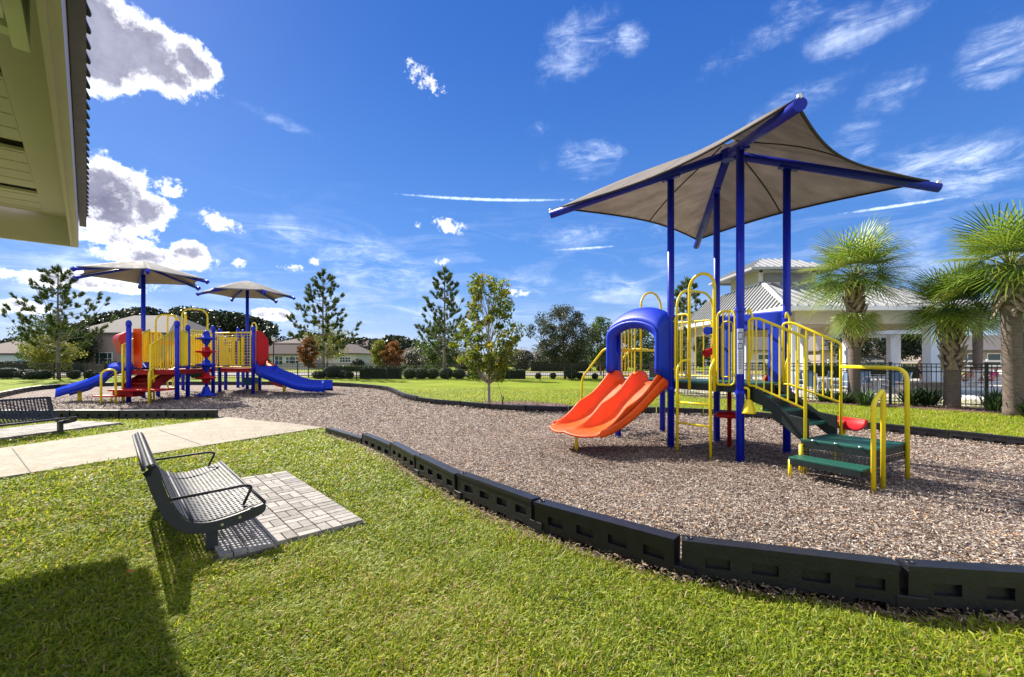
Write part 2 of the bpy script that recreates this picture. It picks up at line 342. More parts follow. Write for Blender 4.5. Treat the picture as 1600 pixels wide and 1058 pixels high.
def lawnmat(name, a, b, c):
    m = bpy.data.materials.new(name); m.use_nodes = True; N = m.node_tree.nodes; L = m.node_tree.links; b_ = N['Principled BSDF']
    b_.inputs['Roughness'].default_value = 0.9; b_.inputs['Specular IOR Level'].default_value = 0.1
    t = N.new('ShaderNodeTexCoord')
    n1 = N.new('ShaderNodeTexNoise'); n1.inputs['Scale'].default_value = 0.35; n1.inputs['Detail'].default_value = 6; L.new(t.outputs['Object'], n1.inputs['Vector'])
    n2 = N.new('ShaderNodeTexNoise'); n2.inputs['Scale'].default_value = 26; n2.inputs['Detail'].default_value = 8; n2.inputs['Roughness'].default_value = 0.8; L.new(t.outputs['Object'], n2.inputs['Vector'])
    ad = N.new('ShaderNodeMath'); ad.operation = 'MULTIPLY_ADD'; L.new(n2.outputs['Fac'], ad.inputs[0]); ad.inputs[1].default_value = 0.55
    mu = N.new('ShaderNodeMath'); mu.operation = 'MULTIPLY'; L.new(n1.outputs['Fac'], mu.inputs[0]); mu.inputs[1].default_value = 0.45; L.new(mu.outputs[0], ad.inputs[2])
    r = ramp(N, [(0.36, a), (0.5, b), (0.64, c)]); L.new(ad.outputs[0], r.inputs[0]); L.new(r.outputs[0], b_.inputs['Base Color'])
    bp = N.new('ShaderNodeBump'); bp.inputs['Strength'].default_value = 0.8; bp.inputs['Distance'].default_value = 0.04; L.new(n2.outputs['Fac'], bp.inputs['Height']); L.new(bp.outputs[0], b_.inputs['Normal'])
    return m
M['lawn'] = lawnmat('lawn', (0.10, 0.14, 0.012), (0.19, 0.245, 0.016), (0.29, 0.33, 0.026))
M['dry'] = lawnmat('dry_grass', (0.16, 0.16, 0.05), (0.30, 0.27, 0.09), (0.42, 0.36, 0.15))
sheet('lawn', [(-900, -60), (900, -60), (900, 1500), (-900, 1500)], 0.0, M['lawn'])
# wood chips base
m = bpy.data.materials.new('wood_chips'); m.use_nodes = True; N = m.node_tree.nodes; L = m.node_tree.links; b_ = N['Principled BSDF']; b_.inputs['Roughness'].default_value = 0.9
t = N.new('ShaderNodeTexCoord'); mp = N.new('ShaderNodeMapping'); L.new(t.outputs['Object'], mp.inputs[0]); mp.inputs['Scale'].default_value = (1, 1, 1)
nd = N.new('ShaderNodeTexNoise'); nd.inputs['Scale'].default_value = 30; L.new(mp.outputs[0], nd.inputs['Vector'])
mxv = N.new('ShaderNodeMix'); mxv.data_type = 'VECTOR'; mxv.inputs[0].default_value = 0.05; L.new(mp.outputs[0], mxv.inputs[4]); L.new(nd.outputs['Color'], mxv.inputs[5])
vo = N.new('ShaderNodeTexVoronoi'); vo.inputs['Scale'].default_value = 34; L.new(mxv.outputs[1], vo.inputs['Vector'])
sx = N.new('ShaderNodeSeparateColor'); L.new(vo.outputs['Color'], sx.inputs[0])
r = ramp(N, [(0.0, (0.05, 0.027, 0.018)), (0.35, (0.15, 0.095, 0.07)), (0.7, (0.30, 0.22, 0.18)), (1.0, (0.52, 0.44, 0.38))]); L.new(sx.outputs[0], r.inputs[0]); L.new(r.outputs[0], b_.inputs['Base Color'])
bp = N.new('ShaderNodeBump'); bp.inputs['Strength'].default_value = 0.9; bp.inputs['Distance'].default_value = 0.03; L.new(vo.outputs['Distance'], bp.inputs['Height']); L.new(bp.outputs[0], b_.inputs['Normal'])
M['chips'] = m
sheet('wood_chip_ground', MULCH, 0.012, M['chips'])
# concrete path, a slab with saw joints
m = mat('path_concrete', (0.33, 0.285, 0.21), 0.85, var=0.12, vscale=2.4, bump=0.35, bscale=70, c2=(0.235, 0.20, 0.145)); M['concrete'] = m
me = MB(); me.prism([(x, y, 0.0) for x, y in PATH], (0, 0, 0.035)); o = me.build('path', m); o['kind'] = 'structure'
M['joint'] = mat('joint_dark', (0.06, 0.055, 0.045), 0.9)
me = MB()
for (a, b) in (((19,700),(48,738)), ((247,671),(313,694)), ((-180,735),(-160,790))):
    A = G(*a, .04); B = G(*b, .04); me.bar((A.x, A.y, 0.0365), (B.x, B.y, 0.0365), 0.014, 0.003)
o = me.build('path_joint', M['joint']); o['kind'] = 'structure'
# brick pads under the benches
M['pad'] = mat('paver_base', (0.10, 0.09, 0.075), 0.95, var=0.3, vscale=30)
def pavmat():
    m = bpy.data.materials.new('pavers'); m.use_nodes = True; N = m.node_tree.nodes; L = m.node_tree.links; b = N['Principled BSDF']; b.inputs['Roughness'].default_value = 0.85
    g = N.new('ShaderNodeNewGeometry'); r = ramp(N, [(0.0, (0.20, 0.175, 0.15)), (0.5, (0.29, 0.26, 0.225)), (1.0, (0.38, 0.34, 0.295))]); L.new(g.outputs['Random Per Island'], r.inputs[0])
    n = N.new('ShaderNodeTexNoise'); n.inputs['Scale'].default_value = 20; n.inputs['Detail'].default_value = 8; t = N.new('ShaderNodeTexCoord'); L.new(t.outputs['Object'], n.inputs['Vector'])
    mx = N.new('ShaderNodeMix'); mx.data_type = 'RGBA'; mx.blend_type = 'OVERLAY'; mx.inputs[0].default_value = 0.6; L.new(r.outputs[0], mx.inputs[6]); L.new(n.outputs['Fac'], mx.inputs[7])
    hs_ = N.new('ShaderNodeHueSaturation'); hs_.inputs['Saturation'].default_value = 0.75; L.new(mx.outputs[2], hs_.inputs['Color']); L.new(hs_.outputs[0], b.inputs['Base Color'])
    bp = N.new('ShaderNodeBump'); bp.inputs['Strength'].default_value = 0.4; bp.inputs['Distance'].default_value = 0.01; L.new(n.outputs['Fac'], bp.inputs['Height']); L.new(bp.outputs[0], b.inputs['Normal'])
    return m
M['pavers'] = pavmat()
def pad(corner, vx, ux, nv, nu):
    """corner = near right corner, courses run towards the bench (-vx) and along ux"""
    s = 0.187; q = MB(); base = MB(); e = []
    ang = atan2(vx.y, vx.x)
    c0 = corner-vx*0.01-ux*0.01
    base.prism([(p.x, p.y, 0.0) for p in (corner+vx*.03-ux*.03, corner+vx*.03+ux*(nu*s+.03), corner-vx*(nv*s+.03)+ux*(nu*s+.03), corner-vx*(nv*s+.03)-ux*.03)], (0, 0, 0.03))
    for i in range(nv):
        for j in range(nu):
            o_ = corner-vx*(i*s)+ux*(j*s); tl = R.uniform(-.002, .002)
            def blk(v0, v1, u0, u1):
                c = o_-vx*((v0+v1)/2*s)+ux*((u0+u1)/2*s); q.box((c.x, c.y, 0.0385+R.uniform(-.002,.002)), ((v1-v0)*s-.009, (u1-u0)*s-.009, 0.042), ax=(vx, ux, Vector((0,0,1))))
            if i == 0: blk(0, 1, 0, .5); blk(0, 1, .5, 1)
            elif (i+j) % 2 == 0: blk(0, 1, 0, .5); blk(0, 1, .5, 1)
            elif (i*3+j) % 4 == 0: blk(0, 1, 0, 1)
            else: blk(0, .5, 0, 1); blk(.5, 1, 0, 1)
    a = base.build('paver_bed', M['pad']); a['kind'] = 'structure'
    b = q.build('pavement', M['pavers'], bevel=0.004); b['kind'] = 'structure'
pad(PADC, pv, pu, 6, 13)
PAD = [PADC+pv*.04-pu*.04, PADC+pv*.04+pu*2.47, PADC-pv*1.16+pu*2.47, PADC-pv*1.16-pu*.04]
b2u = Vector((-0.2, -0.98, 0)).normalized(); b2v = Vector((0.98, -0.2, 0)).normalized()
pad2c = G(190,664) + Vector((0,0,0))
pad(pad2c, b2v, b2u, 8, 13)
PAD2 = [pad2c+b2v*.04-b2u*.04, pad2c+b2v*.04+b2u*2.47, pad2c-b2v*1.53+b2u*2.47, pad2c-b2v*1.53-b2u*.04]
# beds, road, pool
M['bed'] = mat('bark_mulch', (0.20, 0.115, 0.09), 0.95, var=0.5, vscale=18, bump=0.8, bscale=60, c2=(0.075, 0.038, 0.03))
RING = [(-1.75,14.85),(-1.3,15.7),(-0.5,16.4),(0.6,16.4),(1.7,15.6),(2.1,14.4),(2.0,13.25),(0.95,13.15),(-0.2,13.65),(-1.25,14.4)]
sheet('tree_bed_ground', RING, 0.010, M['bed'])
FENCE_P = [Vector(p) for p in [(25.6,6.6,0),(22.3,8.9,0),(18.5,11.5,0),(14.7,14.1,0),(12.8,15.4,0),(10.6,16.9,0),(8.7,18.2,0),(6.9,19.45,0)]]
BED = [(7.3,18.3),(8.6,17.4),(10.2,16.1),(11.6,14.9),(12.4,14.0),(13.4,12.9),(14.9,11.7),(18,9.5),(26,4),(26.5,6.5),(18.7,11.8),(14.9,14.4),(12.9,15.7),(8.8,18.5),(7.2,19.6)]
sheet('planting_bed_ground', BED, 0.010, M['bed'])
M['deck'] = mat('pool_deck_concrete', (0.50, 0.46, 0.42), 0.8, var=0.1, vscale=2, bump=0.1)
sheet('pool_deck', [(7.5,19.8),(9.0,18.7),(15.2,14.45),(26.5,6.8),(80,4),(80,48),(10,48),(9.0,31)], 0.014, M['deck'])
M['water'] = mat('pool_water', (0.02, 0.20, 0.34), 0.08, var=0.2, vscale=1.5, bump=0.25, bscale=3)
sheet('pool_water', [(17.6,15.2),(45,13.0),(45,22.6),(19.8,23.2)], 0.022, M['water'])
me = MB()
for a, b in (((17.4,15.0),(45,12.8)), ((17.4,15.0),(19.6,23.4)), ((19.6,23.4),(45,22.8))): me.bar((*a, .05), (*b, .05), 0.4, 0.08)
o = me.build('pool_coping', M['white']); o['kind'] = 'structure'
M['road'] = mat('road_asphalt', (0.30, 0.29, 0.31), 0.85, var=0.1, vscale=1)
sheet('verge', [(-160,40.5),(9.0,40.5),(60,49),(160,49),(160,100),(-160,100)], 0.008, M['dry'])
sheet('road', [(-160,44),(25,44),(25,52),(-160,52)], 0.016, M['road'])
sheet('far_lawn', [(-300,64),(300,64),(300,700),(-300,700)], 0.010, M['lawn'])
# raised road kerb line
me = MB(); me.bar((-160,43.8,.06),(25,43.8,.06),.2,.12); me.bar((-160,52.2,.06),(25,52.2,.06),.2,.12); o = me.build('kerb', M['deck']); o['kind'] = 'structure'

# ---- grass blades (one object nobody could count) ----
def polar(n, th0, th1, r0, r1, p=0.0):
    th = NR.uniform(th0, th1, n); u = NR.uniform(0, 1, n)
    r = r0*(r1/r0)**u; return r*np.sin(th), r*np.cos(th), r
M['blade'] = leafmat('grass_blade', [(0.0, (0.07, 0.105, 0.012)), (0.25, (0.145, 0.215, 0.014)), (0.55, (0.275, 0.35, 0.016)), (0.80, (0.43, 0.43, 0.04)), (0.92, (0.44, 0.36, 0.14)), (1.0, (0.46, 0.30, 0.18))], 0.42, 0.5, 0.25)
def grass(n, r0, r1, th=1.0):
    x, y, r = polar(n, -th, th, r0, r1)
    keep = ~in_poly(x, y, MULCH) & ~in_poly(x, y, PATH) & ~in_poly(x, y, PAD) & ~in_poly(x, y, PAD2) & ~in_poly(x, y, RING) & ~in_poly(x, y, BED) & (y < 34)
    # thin strip of bare soil along the outside of the near border
    P = NEAR; dmin = np.full(len(x), 9.0)
    for a, b in zip(P[:-1], P[1:]):
        ab = np.array([b.x-a.x, b.y-a.y]); q = np.clip(((x-a.x)*ab[0]+(y-a.y)*ab[1])/(ab@ab), 0, 1); dmin = np.minimum(dmin, np.hypot(x-a.x-q*ab[0], y-a.y-q*ab[1]))
    keep &= dmin > 0.06+NR.uniform(0, 0.15, len(x))
    x, y, r = x[keep], y[keep], r[keep]; n = len(x)
    # clumping
    ph = np.sin(x*7.1+np.sin(y*5.3)*1.5)+np.sin(y*8.7+np.sin(x*6.1)*1.7)
    h = (0.024+0.020*NR.random(n)+0.007*ph)*np.where(NR.random(n) < .06, 1.5, 1.0); h = np.maximum(h, .018)
    wd = (0.0042+0.0035*NR.random(n))*np.clip(r/3.4, 1.0, 2.3); L_ = 0.05+0.05*NR.random(n)
    a = NR.uniform(0, 2*pi, n); a = np.where(NR.random(n) < .35, NR.normal(0.9, .6, n), a)
    dx, dy = np.cos(a), np.sin(a); sxv, syv = -dy, dx
    lean = L_*NR.uniform(0.35, 1.0, n)
    Z = np.zeros(n)
    B = np.stack([x, y, Z], 1); Dm = np.stack([dx*lean*.45, dy*lean*.45, h*.85], 1); Dt = np.stack([dx*lean, dy*lean, h*NR.uniform(.7, 1.25, n)], 1); S = np.stack([sxv*wd/2, syv*wd/2, Z], 1)
    tw = NR.normal(0, .25, n); S2 = S+np.stack([Z, Z, wd*tw], 1)
    V = np.stack([B-S, B+S, B+Dm+S2, B+Dm-S2, B+Dt], 1)
    patch = 0.5+0.5*np.sin(x*1.3+1.0+np.sin(y*1.9))*np.sin(y*1.7+np.sin(x*1.1)*1.4)
    bare = np.clip(np.sin(x*.9+2*np.sin(y*.7))*np.sin(y*.8+1.3*np.sin(x*.6))-.45, 0, 1)
    tint = np.clip(NR.beta(2.2, 2.0, n)*0.76+0.19*patch-0.02+.30*bare*NR.random(n)+np.where(NR.random(n) < .15, .4, 0), 0, 1)
    return V, tint
V1, t1 = grass(560000, 1.6, 24)
npmesh('grass', V1, 5, M['blade'], None, t1, [(0, 1, 2, 3), (3, 2, 4)], 'stuff')
# ---- loose chips ----
M['chip'] = leafmat('chip', [(0.0, (0.055, 0.028, 0.018)), (0.25, (0.16, 0.108, 0.08)), (0.5, (0.31, 0.258, 0.215)), (0.78, (0.53, 0.48, 0.42)), (0.90, (0.50, 0.24, 0.07)), (1.0, (0.74, 0.69, 0.63))], 0.0, 0.75, 0.25)
def chips(n, r0, r1, poly, th=1.0, zb=0.014):
    x, y, r = polar(n, -th, th, r0, r1); k = in_poly(x, y, poly); x, y, r = x[k], y[k], r[k]; n = len(x)
    s = np.clip(r/7.5, 1.0, 2.2); ln = (0.014+0.034*NR.random(n)**2.0)*s; wd = (0.006+0.008*NR.random(n))*s
    a = NR.uniform(0, 2*pi, n); tilt = NR.normal(0, .30, n); roll = NR.normal(0, .45, n)
    D = np.stack([np.cos(a)*np.cos(tilt), np.sin(a)*np.cos(tilt), np.sin(tilt)], 1); S = np.stack([-np.sin(a)*np.cos(roll), np.cos(a)*np.cos(roll), np.sin(roll)], 1)
    C = np.stack([x, y, zb+0.02*NR.random(n)+0.022*(1+np.sin(x*2.1+np.sin(y*1.7))*np.sin(y*2.4+np.sin(x*1.3)))], 1); b = C+np.array([0, 0, 1])*(ln*NR.uniform(0, .2, n))[:, None]
    l = ln[:, None]/2; w_ = wd[:, None]/2
    V = np.stack([C-D*l-S*w_*.6, C-D*l+S*w_*.6, b+S*w_, C+D*l+S*w_*.4, C+D*l-S*w_*.4, b-S*w_], 1)
    ph = 0.5+0.25*(np.sin(x*1.9+np.sin(y*2.3))+np.sin(y*1.3+1+np.sin(x*1.7)))
    wear_shade = np.exp(-((x-3.4)**2+(y-7.0)**2)/2.6)+np.exp(-((x-1.2)**2+(y-7.1)**2)/.9)+.6*np.exp(-((x-5.0)**2+(y-5.3)**2)/1.2)+.7*np.exp(-((x+13)**2+(y-17)**2)/14.)  # worn chips round the equipment, plus under-slide shade painted into the tint
    return V, np.clip(NR.beta(1.35, 1.35, n)*.92+.08*ph-.36*wear_shade, 0, 1)
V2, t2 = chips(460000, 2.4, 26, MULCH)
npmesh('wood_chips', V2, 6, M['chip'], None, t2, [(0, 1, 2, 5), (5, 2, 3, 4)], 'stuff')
# bark strip outside the border and in the tree bed
STRIP = [(p.x, p.y) for p in NEAR[:11]] + [(p.x-(.17 if i < 6 else .06), p.y-.17) for i, p in reversed(list(enumerate(NEAR[:11])))]
M['litter'] = leafmat('dry_litter', [(0.0, (0.05, 0.03, 0.022)), (0.5, (0.17, 0.12, 0.085)), (1.0, (0.36, 0.28, 0.20))], 0.0, 0.8, 0.2)
sheet('soil_strip', STRIP, 0.006, M['bed'])
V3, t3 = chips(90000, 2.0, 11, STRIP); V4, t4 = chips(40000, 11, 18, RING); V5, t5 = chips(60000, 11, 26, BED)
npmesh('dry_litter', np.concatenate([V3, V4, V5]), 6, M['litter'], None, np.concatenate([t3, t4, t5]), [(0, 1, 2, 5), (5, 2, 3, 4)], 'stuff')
# scraps of chips blown on to the path
x = NR.normal(-5.4, 1.0, 260); y = NR.normal(9.7, .8, 260); k = in_poly(x, y, PATH); x, y = x[k], y[k]
a = NR.uniform(0, 6.28, len(x)); D = np.stack([np.cos(a), np.sin(a), 0*a], 1); C = np.stack([x, y, 0*a+.041], 1)
leaves('leaf_litter', C, D, np.tile([0, 0.1, 1.0], (len(x), 1)), NR.uniform(.03, .06, len(x)), .02, M['litter'], None, NR.random(len(x))*.5, 'stuff')
# ================= BORDER BLOCKS =================
def block_mesh():
    Lb, H, T = 1.185, 0.29, 0.10
    us = [0, .10]; 
    for k in range(4): us += [.14+k*.275, .14+k*.275+.15]
    us += [Lb-.05, Lb]; us = sorted(set(us)); zs = [0, .06, .125, .195, .258, H]
    def depth(u, z):
        hole = any(.14+k*.275 < u < .29+k*.275 for k in range(4))
        if hole and z < .06: return .05
        if hole and .125 < z < .195: return .035
        if z > .255: return -.008
        return 0
    m_ = MB()
    for side in (-1, 1):
        for i in range(len(us)-1):
            for j in range(len(zs)-1):
                um, zm = (us[i]+us[i+1])/2, (zs[j]+zs[j+1])/2; d = depth(um, zm); y = side*(T/2-d)
                def V(u, z, yy=None): return (u-Lb/2, y if yy is None else yy, z)
                m_.add([V(us[i],zs[j]), V(us[i+1],zs[j]), V(us[i+1],zs[j+1]), V(us[i],zs[j+1])], [(0,1,2,3) if side < 0 else (3,2,1,0)])
                for (di, dj, a, b) in ((1,0,(us[i+1],zs[j]),(us[i+1],zs[j+1])), (0,1,(us[i],zs[j+1]),(us[i+1],zs[j+1]))):
                    ii, jj = i+di, j+dj
                    if ii < len(us)-1 and jj < len(zs)-1:
                        d2 = depth((us[ii]+us[ii+1])/2, (zs[jj]+zs[jj+1])/2)
                        if abs(d2-d) > 1e-6: y2 = side*(T/2-d2); m_.add([V(*a), V(*b), V(*b, y2), V(*a, y2)], [(0,1,2,3)])
    t = T/2+.008
    m_.add([(-Lb/2,-t,H),(Lb/2,-t,H),(Lb/2,t,H),(-Lb/2,t,H)], [(0,1,2,3)])
    for s in (-1, 1): m_.add([(s*Lb/2,-T/2,0),(s*Lb/2,T/2,0),(s*Lb/2,t,.255),(s*Lb/2,t,H),(s*Lb/2,-t,H),(s*Lb/2,-t,.255)], [(0,1,2,3,4,5)])
    m_.box((Lb/2+.055, .0, .058), (.15, .112, .112))      # tongue that slips under the next block
    m_.lathe((-Lb/2+.045, 0, H-.004), [(.026,0),(.026,.012),(.016,.012),(.014,.004)], 12)
    return m_
blk0 = block_mesh().build('border_block', M['border'], bevel=0.007)
blk_used = [False]
def place_block(a, b, label, group, z=0.0, flat=False):
    o = blk0 if not blk_used[0] else blk0.copy()
    if blk_used[0]: col.objects.link(o)
    blk_used[0] = True
    d = (b-a); o.location = ((a.x+b.x)/2, (a.y+b.y)/2, z); o.rotation_euler = (R.uniform(-.035,.035), R.uniform(-.012,.012), atan2(d.y, d.x))
    o.scale = (d.length/1.215, 1, 1); tag(o, label, 'border block', group)
GN_ = 'black border blocks round the wood chips'
for i in range(len(NEAR)-1):
    place_block(NEAR[i], NEAR[i+1], f'black plastic border block, {nth(i)} from the concrete path along the near edge', GN_, z=[-.17,-.09,-.03,-.01][i] if i < 4 else R.uniform(-.008,.004))
cnt = 0
for i in range(len(far_s)-1):
    a, b = far_s[i], far_s[i+1]
    if a.x/a.y > 1.35 or a.x/a.y < -1.5: continue
    zz = -.10 if a.x > -3 else -.06
    place_block(a, b, f'low black border block, {nth(cnt)} from the right frame edge round the back', GN_, z=zz); cnt += 1
# ================= BENCHES =================
PROF = [(.37,.335),(.33,.326),(.15,.285),(0,.268),(-.10,.285),(-.17,.33),(-.225,.42),(-.265,.53),(-.295,.63),(-.315,.70),(-.34,.745),(-.375,.748),(-.405,.72)]
def bench(label, loc, ang, L=2.0):
    """local x = forward, y = to the left along the bench (away from the near end)"""
    t = thing('park_bench', label, 'bench', (0,0,0), 'mesh park benches')
    pc = bez([(x, 0, z) for x, z in PROF], 5)
    # perforated seat sheet: lattice with diamond holes
    seg = [0]; 
    for a, b in zip(pc[:-1], pc[1:]): seg.append(seg[-1]+(b-a).length)
    tot = seg[-1]
    def at(s_):
        s_ = min(max(s_, 0), tot-1e-6)
        for i in range(len(seg)-1):
            if seg[i+1] >= s_: k = (s_-seg[i])/(seg[i+1]-seg[i]); return pc[i].lerp(pc[i+1], k)
        return pc[-1]
    nu, nv = int(L/.055), int(tot/.030)
    def sheet_part(name, s0, s1):
        m_ = MB(); n2 = max(2, int((s1-s0)/.030))
        for i in range(nu):
            for j in range(n2):
                y0, y1 = .02+i*(L-.04)/nu, .02+(i+1)*(L-.04)/nu; a0, a1 = s0+j*(s1-s0)/n2, s0+(j+1)*(s1-s0)/n2
                def P(y, s_): q = at(s_); return (q.x, y, q.z)
                ym, sm = (y0+y1)/2, (a0+a1)/2; ky, ks = (y1-y0)/2*.84, (a1-a0)/2*.84
                c = [P(y0,a0),P(y1,a0),P(y1,a1),P(y0,a1)]; d = [P(ym,sm-ks),P(ym+ky,sm),P(ym,sm+ks),P(ym-ky,sm)]
                m_.add(c+d, [(0,1,4),(1,5,4),(1,2,5),(2,6,5),(2,3,6),(3,7,6),(3,0,7),(0,4,7)])
        return m_.build(name, M['bench'], t, solid=0.006)
    sheet_part('seat', .0, tot*.46); sheet_part('backrest', tot*.46, tot)
    m_ = MB()
    for s_ in (0.0, tot*.46, tot-.001): q = at(s_); m_.tube([(q.x,0,q.z),(q.x,L,q.z)], .013, 8)
    m_.build('seat_rod', M['bench'], t)
    for y0 in (0.0, L):
        m_ = MB(); poly = []; lo = []
        for i, p in enumerate(pc):
            a = pc[max(i-1,0)]; b = pc[min(i+1, len(pc)-1)]; tn = (b-a).normalized(); nn = Vector((-tn.z, 0, tn.x))
            k = min(i/6, 1, (len(pc)-1-i)/5); wv_ = .030+.028*min(1, max(0, k)); poly.append((p.x+nn.x*.006, y0-.012, p.z+nn.z*.006)); lo.append((p.x+nn.x*wv_*1.5, y0-.012, p.z+nn.z*wv_*1.5))
        poly = poly[:-7]; lo = lo[:-7]
        n = len(poly); vs = poly+lo+[(x, y+.024, z) for x, y, z in poly+lo]; fs = []
        for i in range(n-1):
            fs += [(i, i+1, n+i+1, n+i), (2*n+i+1, 2*n+i, 3*n+i, 3*n+i+1), (i, 2*n+i, 2*n+i+1, i+1), (n+i, n+i+1, 3*n+i+1, 3*n+i)]
        fs += [(0, n, 3*n, 2*n), (n-1, 3*n-1, 4*n-1, 2*n-1)]
        m_.add(vs, fs); m_.build('end_plate', M['benchdark'], t, bevel=0.004)
        for bx, bz in ((.07,.225),(.19,.255)): 
            m_ = MB(); m_.add([(bx+.011*cos(k*pi/4), y0-.0135 if y0 == 0 else y0+.0135, bz+.011*sin(k*pi/4)) for k in range(8)], [tuple(range(8))]); m_.build('bolt', M['steel'], t, solid=.004)
        lg = MB(); yy = y0+.05 if y0 == 0 else y0-.05
        lg.box((0.01, yy, .115), (.075, .075, .27)); lg.build('leg', M['benchdark'], t, bevel=0.006)
        ar = MB(); ya = y0+.10 if y0 == 0 else y0-.10
        ar.tube(fillet([(-.255, ya, .455), (.24, ya, .475), (.30, ya, .46), (.235, ya, .315)], .05, 5), .0115, 8)
        ar.build('armrest', M['bench'], t)
    t.location = loc; t.rotation_euler = (0, 0, ang); return t
BA = atan2(.66, .75)
bench('charcoal perforated metal bench on the near grass, facing the big brick pad', (-2.31, 3.495, 0), BA)
bench('charcoal perforated metal bench across the path, cut off by the left frame edge', (-9.31-.4, 9.43-1.96, 0), atan2(-.2,.98)) 
# ================= MAIN PLAY STRUCTURE (right) =================
W_ = Vector((cos(radians(-59)), sin(radians(-59)), 0))    # from P1 to P2 (towards the camera)
N_ = Vector((-W_.y*-1, -W_.x, 0)); N_ = Vector((W_.y, -W_.x, 0))   # outward to the left
if N_.x > 0: N_ = -N_
P1 = Vector((2.70, 7.74, 0)); P2 = P1+W_*1.25; P4 = P1-N_*1.25; P3 = P2-N_*1.25; Q1 = P1-W_*1.25; Q2 = P4-W_*1.25
up = lambda p, z: Vector((p.x, p.y, z))
DZ = 1.15; POST = .057
ps = thing('play_structure', 'blue and yellow playground climber with orange triple slide under one big square shade sail', 'play structure', (3.5, 7.5, 0))
def post(root, p, top, m=None, rad=POST, cap=True, label=None):
    m_ = MB(); m_.tube([up(p, -.05), up(p, top)], rad, 18)
    if cap: m_.lathe(up(p, top-.09), [(rad*1.22,0),(rad*1.22,.09),(rad*1.05,.14),(rad*.6,.185),(rad*.1,.20)], 16)
    return m_.build('post', m or M['blue'], root)
def collar(root, p, z, rad=POST):
    m_ = MB(); m_.lathe(up(p, z-.025), [(rad*1.28,0),(rad*1.28,.05)], 16); return m_.build('clamp', M['blue'], root)
for p, tz in ((P1, 4.62), (P2, 4.62), (P3, 4.62), (P4, 4.62)):
    post(ps, p, tz, cap=False); collar(ps, p, 2.24); collar(ps, p, DZ-.12)
for p in (Q1, Q2): post(ps, p, 2.2)
def deck(root, corners, z, th=.10, mt='green', rim='darkgreen', name='deck'):
    c = sum(corners, Vector())/len(corners); cs = [c+(p-c)*.965 for p in corners]
    m_ = MB(); m_.prism([up(p, z-.03) for p in cs], (0,0,.03)); o = m_.build(name, M[mt], root, bevel=.006)
    m_ = MB()
    for a, b in zip(cs, cs[1:]+cs[:1]):
        ins = lambda p: p+(c-p).normalized()*.02
        m_.bar(up(ins(a), z-.03-th/2), up(ins(b), z-.03-th/2), .025, th)
    m_.build('rim', M[rim], o)
    return o
deck(ps, [P1,P2,P3,P4], DZ); deck(ps, [P1,P4,Q2,Q1], DZ)
def railing(root, a, b, z0, z1, nb, mt='yellow', r=.017, bars_r=.011, name='railing', inset=.10):
    d = (b-a); L = d.length; d.normalize(); A = a+d*inset; B = b-d*inset
    m_ = MB(); m_.tube(fillet([up(A,z0),up(A,z1),up(B,z1),up(B,z0),up(A,z0)], .09, 4), r, 8, caps=False)
    for k in range(1, nb+1): p = A.lerp(B, k/(nb+1)); m_.tube([up(p,z0),up(p,z1)], bars_r, 7, caps=False)
    for z in (z0+.15, z1-.1): m_.tube([up(a+d*POST,z), up(A,z)], r*.9, 6); m_.tube([up(b-d*POST,z), up(B,z)], r*.9, 6)
    return m_.build(name, M[mt], root)
def arch(root, a, b, z0, z1, r=.021, mt='yellow', name='arch', off=Vector((0,0,0))):
    A = a+off; B = b+off; w2 = (B-A).length/2; d = (B-A).normalized(); c = (A+B)/2; pts = [up(A, z0)]
    rr = min(w2, .32)
    pts += [up(A, z1-rr)]
    for k in range(1, 8): t = k/8*pi/2; pts.append(up(A+d*(rr-rr*cos(t)), z1-rr+rr*sin(t)))
    for k in range(0, 8): t = k/8*pi/2; pts.append(up(B-d*(rr-rr*sin(t)), z1-rr+rr*cos(t)))
    pts += [up(B, z1-rr), up(B, z0)]
    m_ = MB(); m_.tube(pts, r, 10); return m_.build(name, M[mt], root)
# face P1-P2: two narrow railings, tall entrance arch, ladder
fw = lambda s, out=0: P1+W_*s+N_*out
railing(ps, fw(.0), fw(.46), DZ+.05, 2.26, 1, inset=.09); railing(ps, fw(.80), fw(1.25), DZ-.02, 2.24, 2, inset=.08)
arch(ps, fw(.42,.06), fw(.87,.06), 1.02, 2.86, .024)
arch(ps, P1-N_*.12+W_*.03, P4+N_*.1, DZ, 2.72)                    # between the two decks
railing(ps, P4, P4+W_*.42, DZ+.05, 2.2, 2)
for s in (.33, .93):
    m_ = MB(); m_.tube(fillet([up(fw(s,.24),-.03), up(fw(s,.24),1.38), up(fw(s,.14),1.50), up(fw(s+(.11 if s < .5 else -.07),.06),1.50)], .14, 6), .021, 10); m_.build('ladder_rail', M['yellow'], ps)
for z in (.50, .83):
    m_ = MB(); m_.tube([up(fw(.33,.24),z), up(fw(.93,.24),z)], .017, 8); m_.build('rung', M['yellow'], ps)
